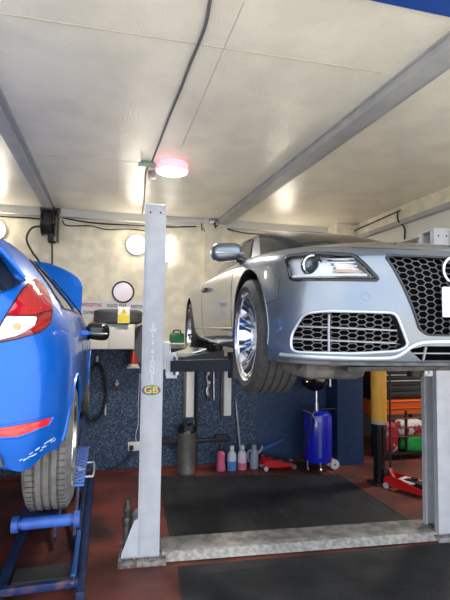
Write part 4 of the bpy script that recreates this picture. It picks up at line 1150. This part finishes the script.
MB().box((0, -.03, 0), (.15, .07, .16), bev=.006).build('case', mat('switch_grey', (.22, .21, .19), .5), sb); MB().box((0, -.07, .01), (.08, .02, .06), bev=.004).build('rocker', mat('rocker_pale', (.45, .44, .42), .4), sb)
sh = empty('wall_bracket', (.83, BY - .004, 1.68), 'white bracket shelf on the wall behind the lettered post, holding a green case', 'shelf')
MB().box((.02, -.10, 0), (.22, .20, .014)).build('shelf_board', M_white, sh); MB().box((-.075, -.10, -.16), (.055, .03, .32)).box((-.075, -.05, -.16), (.02, .10, .04)).build('upright', M_white, sh)
gc = empty('green_case', (.86, 6.07, 1.687), 'small green case with a handle on the white bracket shelf', 'case')
MB().box((0, 0, .065), (.19, .12, .13), bev=.025).build('case_body', mat('case_green', (.004, .10, .035), .4, color2=(.008, .20, .07), vscale=12), gc)
MB().tube(smooth_path([(-.05, 0, .125), (-.04, 0, .165), (.04, 0, .165), (.05, 0, .125)], 4), .010, n=8).build('handle', mat('case_dark_green', (.004, .06, .02), .4), gc)

# ------------------------------------------------------------------ things along the foot of the back wall
bi = empty('pedal_bin', (.99, 5.90, .0108), 'cylindrical silver bin with a black domed lid against the blue wall', 'bin')
MB().lathe([(0, 0), (.118, 0), (.122, .01), (.120, .03), (.122, .50), (.126, .51), (.126, .525), (.118, .53)], n=40).build('body', mat('bin_steel', (.30, .29, .27), .35, metal=.8, var=.1, vscale=8), bi)
MB().lathe([(.124, .528), (.122, .56), (.10, .61), (.06, .645), (0, .655)], n=40).build('lid', M_gloss, bi)
MB().prism([(-.06, .56), (.06, .56), (.045, .62), (-.045, .62)], 'y', -.118, -.085).build('flap', M_black, bi, smooth=False)
tag(MB().box((1.10, BY - .06, .36), (1.10, .05, .055), bev=.006).box((1.50, BY - .06, .40), (.16, .06, .06)).box((.70, BY - .06, .40), (.2, .06, .05)).build('black_rail', M_black), 'black rail along the lower blue wall behind the silver bin', 'rail')
tag(MB().cyl((1.16, BY - .043, .05), (1.16, BY - .043, 1.55), .016, n=12).build('upright_pipe', M_black), 'black upright pipe on the blue boards between bin and bottles', 'pipe')
def bottle(x, body, cap, label, kind, fill=None, y=5.95):
    b = empty('bottle', (x, y, 0), label, 'bottle', 'fluid bottles by the back wall')
    prof = {'pink': [(0, 0), (.060, 0), (.064, .01), (.062, .08), (.048, .13), (.052, .17), (.058, .21), (.040, .24), (.024, .255), (.022, .275)],
            'round': [(0, 0), (.058, 0), (.062, .01), (.062, .19), (.050, .225), (.024, .25), (.022, .27)],
            'jug': [(0, 0), (.058, 0), (.062, .01), (.060, .16), (.052, .21), (.040, .24), (.034, .26)]}[kind]
    MB().lathe(prof, n=28).build('body', body, b)
    if fill:
        h_, m_ = fill; MB().lathe([(.0635, .008), (.0638, .02), (.0638, h_), (.060, h_ + .001)], n=28).build('fill', m_, b)
    MB().lathe([(.028, .262), (.030, .272), (.030, .305), (.024, .312), (0, .313)] if kind != 'pink' else [(.034, .262), (.036, .29), (.030, .33), (.026, .335), (0, .336)], n=20).build('cap', cap, b)
    if kind == 'jug':
        MB().tube(smooth_path([(.05, 0, .20), (.095, 0, .235), (.12, 0, .29)], 4), [.02] * 4 + [.016] * 4 + [.014], n=9).build('spout', body, b)
        MB().tube(smooth_path([(-.04, 0, .24), (-.085, 0, .22), (-.085, 0, .12), (-.055, 0, .08)], 4), .010, n=8).build('handle', body, b)
    return b
M_pinkb = mat('pink_plastic', (.72, .13, .24), .25, coat=.3)
bottle(1.465, M_pinkb, M_black, 'pink waisted bottle with a black cap, first from the bin', 'pink')
bottle(1.615, mat('milky_plastic', (.62, .68, .74), .3), mat('cap_white', (.7, .7, .7), .4), 'milky bottle filled blue at the bottom, beside the pink bottle', 'round', (.12, mat('blue_fluid', (.08, .26, .60), .3)))
bottle(1.76, mat('milky_pink', (.72, .62, .66), .3), mat('cap_white', (.7, .7, .7), .4), 'milky bottle with pink fluid at the bottom', 'round', (.09, mat('pink_fluid', (.70, .16, .26), .3)))
bottle(1.93, mat('grey_plastic', (.30, .33, .40), .35), mat('jug_cap', (.35, .38, .45), .4), 'grey jug with a spout beside the small red jack', 'jug')
pr = empty('pry_bar', (1.76, 6.05, 0), 'long thin steel pry bar leaning on the blue wall beside a strip light', 'pry bar')
MB().cyl((.02, -.02, .0), (-.045, .075, .84), .013, n=10).build('shaft', M_steel, pr); MB().tube([(-.045, .075, .84), (-.05, .076, .89), (-.075, .07, .93)], .014, n=8).build('hooked_tip', M_steel, pr)
br = empty('blue_brush', (2.28, 6.08, 0), 'slim blue long-handled brush leaning on the wall above the small red jack', 'brush')
MB().tube([(-.20, -.0, .20), (-.05, .02, .25), (.16, .05, .32)], [.030, .022, .010], n=10).build('handle', mat('brush_blue', (.02, .09, .30), .4), br)
MB().cyl((-.20, -.0, .20), (-.235, -.01, .02), .024, n=12).build('bristles', M_black, br)

def trolley_jack(name, loc, rz, L, label, hmul=1.0):
    """red trolley jack: nose with the lifting arm at -x, handle socket at +x"""
    j = empty(name, loc, label, 'jack', 'red trolley jacks', rz)
    red = mat('jack_red', (.55, .012, .012), .3, coat=.5); s = L / .65; h = s * hmul
    for sy in (-1, 1):
        MB().prism([(-.30 * s, .035 * h), (-.30 * s, .075 * h), (-.12 * s, .10 * h), (.12 * s, .145 * h), (.27 * s, .14 * h), (.31 * s, .10 * h), (.31 * s, .05 * h), (.05 * s, .03 * h)], 'y', sy * .105 * s - .006, sy * .105 * s + .006).build('side_plate', red, j, smooth=False)
    MB().box((.05 * s, 0, .125 * h), (.20 * s, .20 * s, .012)).build('cover_plate', mat('jack_plate', (.70, .68, .66), .4) if L > .6 else red, j)
    MB().prism([(-.29 * s, .06 * h), (-.29 * s, .095 * h), (.0, .155 * h), (.10 * s, .13 * h), (.06 * s, .07 * h)], 'y', -.045 * s, .045 * s).build('lift_arm', M_black, j, smooth=False)
    MB().cyl((-.27 * s, 0, .09 * h), (-.27 * s, 0, .125 * h), .045 * s, n=20).build('saddle', M_steel, j)
    MB().cyl((.24 * s, 0, .10 * h), (.30 * s, 0, .20 * h), .028 * s, n=14).build('handle_socket', red, j)
    for sy in (-1, 1):
        MB().cyl((-.28 * s, sy * .125 * s - .014, .035 * h), (-.28 * s, sy * .125 * s + .014, .035 * h), .035 * h, n=20).build('wheel', M_steel, j)
        MB().cyl((.27 * s, sy * .125 * s - .012, .032 * h), (.27 * s, sy * .125 * s + .012, .032 * h), .032 * h, n=18).build('wheel', mat('castor_pale', (.5, .5, .5), .5), j)
    MB().cyl((-.28 * s, -.13 * s, .035 * h), (-.28 * s, .13 * s, .035 * h), .010, n=8).build('axle', M_steel, j)
    return j
trolley_jack('trolley_jack', (2.24, 5.88, 0), PI, .47, 'small red trolley jack against the blue wall beside the grey jug', 1.25)
dj = trolley_jack('trolley_jack', (3.47, 4.68, 0), math.radians(-66) + PI, .66, 'large red trolley jack on the red floor beside the yellow-wrapped column', 1.0)
MB().box((-.02, 0, .165), (.06, .05, .02)).build('release_block', M_black, dj)

# oil drainer
od = empty('oil_drainer', (2.76, 5.72, .0108), 'blue wheeled oil drain tank with a black dish on a pole', 'oil drainer')
M_tank = mat('tank_blue', (.006, .016, .48), .25, coat=.6)
MB().lathe([(0, .085), (.15, .09), (.185, .115), (.193, .14), (.193, .68), (.180, .735), (.14, .765), (.05, .775), (0, .776)], n=44).build('tank', M_tank, od)
MB().box((-.06, -.193, .42), (.05, .012, .46), bev=.004).build('sight_strip', mat('sight_pale', (.10, .12, .42), .3), od)
MB().cyl((-.02, 0, .77), (-.02, 0, 1.06), .017, n=16).cyl((-.02, 0, .77), (-.02, 0, .88), .028, n=16).build('pole', M_chrome, od)
MB().lathe([(.03, 1.04), (.08, 1.06), (.17, 1.12), (.185, 1.17), (.18, 1.175), (.16, 1.13), (.07, 1.075), (0, 1.06)], (-.05, 0, 0), n=40).build('drain_dish', M_gloss, od)
MB().lathe([(0, 1.17), (.06, 1.17), (.063, 1.18), (.063, 1.33), (.055, 1.345), (0, 1.345)], (.02, -.02, 0), n=24).build('strainer_can', mat('can_pale', (.55, .52, .44), .35, metal=.4), od)
MB().cyl((.16, -.05, 1.10), (.16, -.05, 1.34), .016, n=12).cyl((.16, -.05, 1.20), (.16, -.05, 1.30), .026, n=12).build('valve', M_silver, od)
MB().tube(smooth_path([(-.10, -.10, .78), (-.18, -.16, .74), (-.20, -.2, .62), (-.24, -.14, .4), (-.25, -.1, .22)], 5), .014, n=8).build('drain_hose', M_black, od)
MB().tube(smooth_path([(-.25, -.06, .80), (-.16, -.12, .76), (-.11, -.17, .68), (-.12, -.19, .60)], 5), .012, n=8).build('spigot', M_silver, od)
MB().tube([(-.12, .0, .79), (.26, .0, .79), (.26, .0, .72)], .010, n=8).build('top_rail', M_black, od)
for a in (math.radians(200), math.radians(255), ):
    x, y = .19 * math.cos(a), .19 * math.sin(a)
    c = MB().cyl((x, y, .05), (x, y, .13), .010, n=8).cyl((x - .012, y, .028), (x + .012, y, .028), .028, n=16).build('caster', M_silver, od)
for y in (-.07, .07):
    MB().cyl((.215, y - .015, .062), (.215, y + .015, .062), .062, n=26).build('wheel', mat('wheel_white', (.62, .60, .58), .45), od)
MB().cyl((.215, -.09, .062), (.215, .09, .062), .012, n=10).box((.18, 0, .085), (.08, .05, .03)).build('axle', M_black, od)

# ------------------------------------------------------------------ tool bay at the right
yc = empty('padded_column', (3.265, 5.05, 0), 'round column wrapped in yellow above and black below, in front of the tool bay', 'column')
MB().cyl((0, 0, .755), (0, 0, 2.95), .094, n=36).cyl((0, 0, .735), (0, 0, .76), .096, n=36).build('yellow_sleeve', mat('sleeve_yellow', (.72, .36, .035), .55, color2=(.85, .47, .08), vscale=5, stretch=(1, 1, .3)), yc)
MB().lathe([(.097, .73), (.098, .735), (.098, .765), (.097, .77)], n=36).build('sleeve_band', mat('band_grey', (.35, .34, .30), .5), yc)
MB().cyl((0, 0, .02), (0, 0, .74), .070, n=28).build('black_tube', M_gloss, yc)
MB().box((0, 0, .012), (.22, .22, .024), bev=.004).box((.05, -.07, .09), (.08, .06, .15), bev=.008).build('foot', M_black, yc)
bs = empty('stand_pole', (3.50, 5.16, 0), 'thin black pole on a small foot beside the yellow-wrapped column', 'pole')
MB().cyl((0, 0, .04), (0, 0, 1.36), .013, n=12).build('pole', M_black, bs); MB().lathe([(0, 0), (.09, 0), (.09, .02), (.04, .07), (.02, .10), (0, .10)], n=24).build('foot', M_black, bs)
tc_ = empty('tool_chest', (4.42, 6.46, 0), 'black tool chest with bright drawer edges standing on the orange cabinet', 'tool chest')
M_tcb = mat('chest_black', (.015, .015, .017), .35)
MB().box((0, 0, 1.08), (1.00, .50, .52), bev=.008).build('case', M_tcb, tc_)
for z_ in (1.255, 1.165, 1.075, .985, .895):
    d = MB().box((.02, -.255, z_), (.90, .02, .078), bev=.003).build('drawer', mat('drawer_black', (.03, .03, .033), .3), tc_)
    if z_ > 1.0: MB().box((.02, -.270, z_ + .03), (.86, .014, .012)).build('drawer_pull', mat('pull_bright', (.72, .73, .74), .3, metal=.6), d)
rb = tag(MB().box((4.29, 6.44, 1.40), (.20, .16, .12), bev=.012).box((4.29, 6.44, 1.47), (.10, .03, .02)).build('red_case', mat('case_red', (.45, .03, .02), .4)), 'red case on top of the black tool chest', 'case')
kn = empty('white_tool_rack', (4.66, 6.42, 1.34), 'small white spray tools on top of the black tool chest', 'tool')
MB().box((0, 0, .012), (.22, .10, .024)).build('tray', M_white, kn); MB().cyl((-.05, 0, .02), (-.05, 0, .11), .022, n=12).cyl((.05, 0, .02), (.05, 0, .09), .022, n=12).build('nozzle', M_white, kn)
ob = empty('orange_tool_cabinet', (4.42, 6.44, 0), 'orange tool cabinet under the black tool chest', 'tool cabinet')
M_or = mat('cabinet_orange', (.80, .12, .012), .35, coat=.3)
MB().box((0, 0, .70), (1.06, .54, .22), bev=.008).build('case', M_or, ob)
for z_ in (.755, .65):
    d = MB().box((0, -.275, z_), (1.0, .016, .092), bev=.003).build('drawer', M_or, ob); MB().box((0, -.29, z_ + .03), (.9, .012, .010)).build('drawer_pull', mat('pull_dark', (.10, .02, .01), .4), d)
for lx in (-.49, .49):
    for ly in (-.22, .22): MB().box((lx, ly, .295), (.05, .05, .59)).build('leg', M_tcb, ob)
tr = empty('tool_trolley', (4.36, 6.02, 0), 'open wire trolley with dark red rails holding colourful sacks', 'trolley')
M_rail = mat('rail_dark_red', (.22, .03, .03), .4)
MB().box((0, 0, .09), (.98, .34, .03), bev=.004).build('shelf', M_black, tr)
for x in (-.47, -.12, .47):
    MB().box((x, -.16, .40), (.03, .03, .62)).build('upright', M_black, tr)
for z_ in (.60, .47, .34): MB().cyl((-.48, -.175, z_), (.48, -.175, z_), .010, n=8).build('rail', M_rail, tr)
for x in (-.42, .42):
    for y in (-.13, .13): MB().cyl((x, y - .012, .035), (x, y + .012, .035), .035, n=14).build('wheel', M_black, tr)
def sack(name, x, y, z, w, d, h, m, label, cat, rz=0):
    mb = MB(); V = []; n = 20
    for i, (t, k) in enumerate(((0, .82), (.06, .97), (.3, 1.0), (.6, .97), (.85, .86), (.97, .6), (1, .3))):
        for j in range(n):
            a = 2 * PI * j / n; ca, sa = math.cos(a), math.sin(a)
            V.append((w / 2 * k * math.copysign(abs(ca) ** .6, ca) * (1 + .04 * math.sin(5 * a + i)), d / 2 * k * math.copysign(abs(sa) ** .6, sa), h * t))
    F = [(i * n + j, i * n + (j + 1) % n, (i + 1) * n + (j + 1) % n, (i + 1) * n + j) for i in range(6) for j in range(n)] + [tuple(range(n - 1, -1, -1)), tuple(range(6 * n, 7 * n))]
    mb.add(V, F); o = mb.build(name, m, None, angle=60); o.location = (x, y, z); o.rotation_euler = (0, 0, rz); return tag(o, label, cat)
sack('green_sack', 4.52, 6.01, .105, .58, .26, .23, mat('sack_green', (.01, .33, .05), .5, color2=(.02, .48, .09), vscale=5), 'bright green sack on the bottom of the wire trolley', 'sack')
sack('red_sack', 4.03, 6.01, .105, .26, .26, .42, mat('sack_red', (.42, .015, .025), .5, color2=(.70, .62, .60), vscale=7, lo=.55, hi=.62), 'red and white printed sack at the left end of the wire trolley', 'sack')
sack('white_sack', 4.40, 6.02, .336, .48, .24, .22, mat('sack_white', (.60, .56, .54), .5, color2=(.30, .02, .03), vscale=8, lo=.48, hi=.55), 'white and dark red printed sack on top of the green sack', 'sack')
sb2 = empty('wall_shelf', (3.70, 6.60, 1.0), 'small shelf of red and pale boxes between the navy partition and the tool chest', 'shelf')
MB().box((0, 0, 0), (.34, .30, .02)).box((0, .35, 0), (.05, .42, .04)).build('board', M_tcb, sb2)
tag(MB().box((3.66, 6.58, 1.13), (.22, .2, .12), bev=.006).build('pale_box', mat('box_pale', (.30, .30, .30), .5)).parent and None or bpy.data.objects['pale_box'], 'pale grey box on the small shelf beside the navy partition', 'box')
tag(MB().box((3.67, 6.58, 1.186), (.24, .2, .11), bev=.006).build('red_box', mat('box_red', (.45, .05, .04), .5)), 'red box stacked on the pale box beside the navy partition', 'box')
bpy.data.objects['pale_box'].location.z = -.06
vb = empty('wall_vent_unit', (4.32, 5.6, 3.02), 'dark grey louvred unit hung under the ceiling in the right bay', 'ventilation unit')
MB().box((0, 0, .0), (.30, .3, .60), bev=.01).box((0, .0, .34), (.06, .06, .12)).build('case', mat('unit_grey', (.14, .145, .15), .5), vb)
for i in range(6): MB().box((-.03, -.152, -.22 + .08 * i), (.20, .012, .035)).build('louvre', M_black, vb)
MB().box((.11, -.153, .0), (.03, .012, .58)).build('edge_strip', M_black, vb)

lb = empty('added_bay_lamp', (4.7, 5.2, CZ), 'added unseen square white ceiling lamp brightening the tool bay', 'lamp')  # lamp added out of view to brighten the tool bay
MB().box((0, 0, -.03), (.60, .30, .06), bev=.006).build('housing', M_trimw, lb); MB().box((0, 0, -.065), (.54, .24, .012)).build('diffuser', emi('added_bay_glow', (1, .96, .9), 12), lb)
bl = bpy.data.lights.new('added_bay_light', 'AREA'); bl.shape = 'RECTANGLE'; bl.size = .54; bl.size_y = .24; bl.energy = 30; bl.color = (1, .95, .88)
bo = bpy.data.objects.new('added_bay_light', bl); COL.objects.link(bo); bo.location = (4.7, 5.2, CZ - .08)
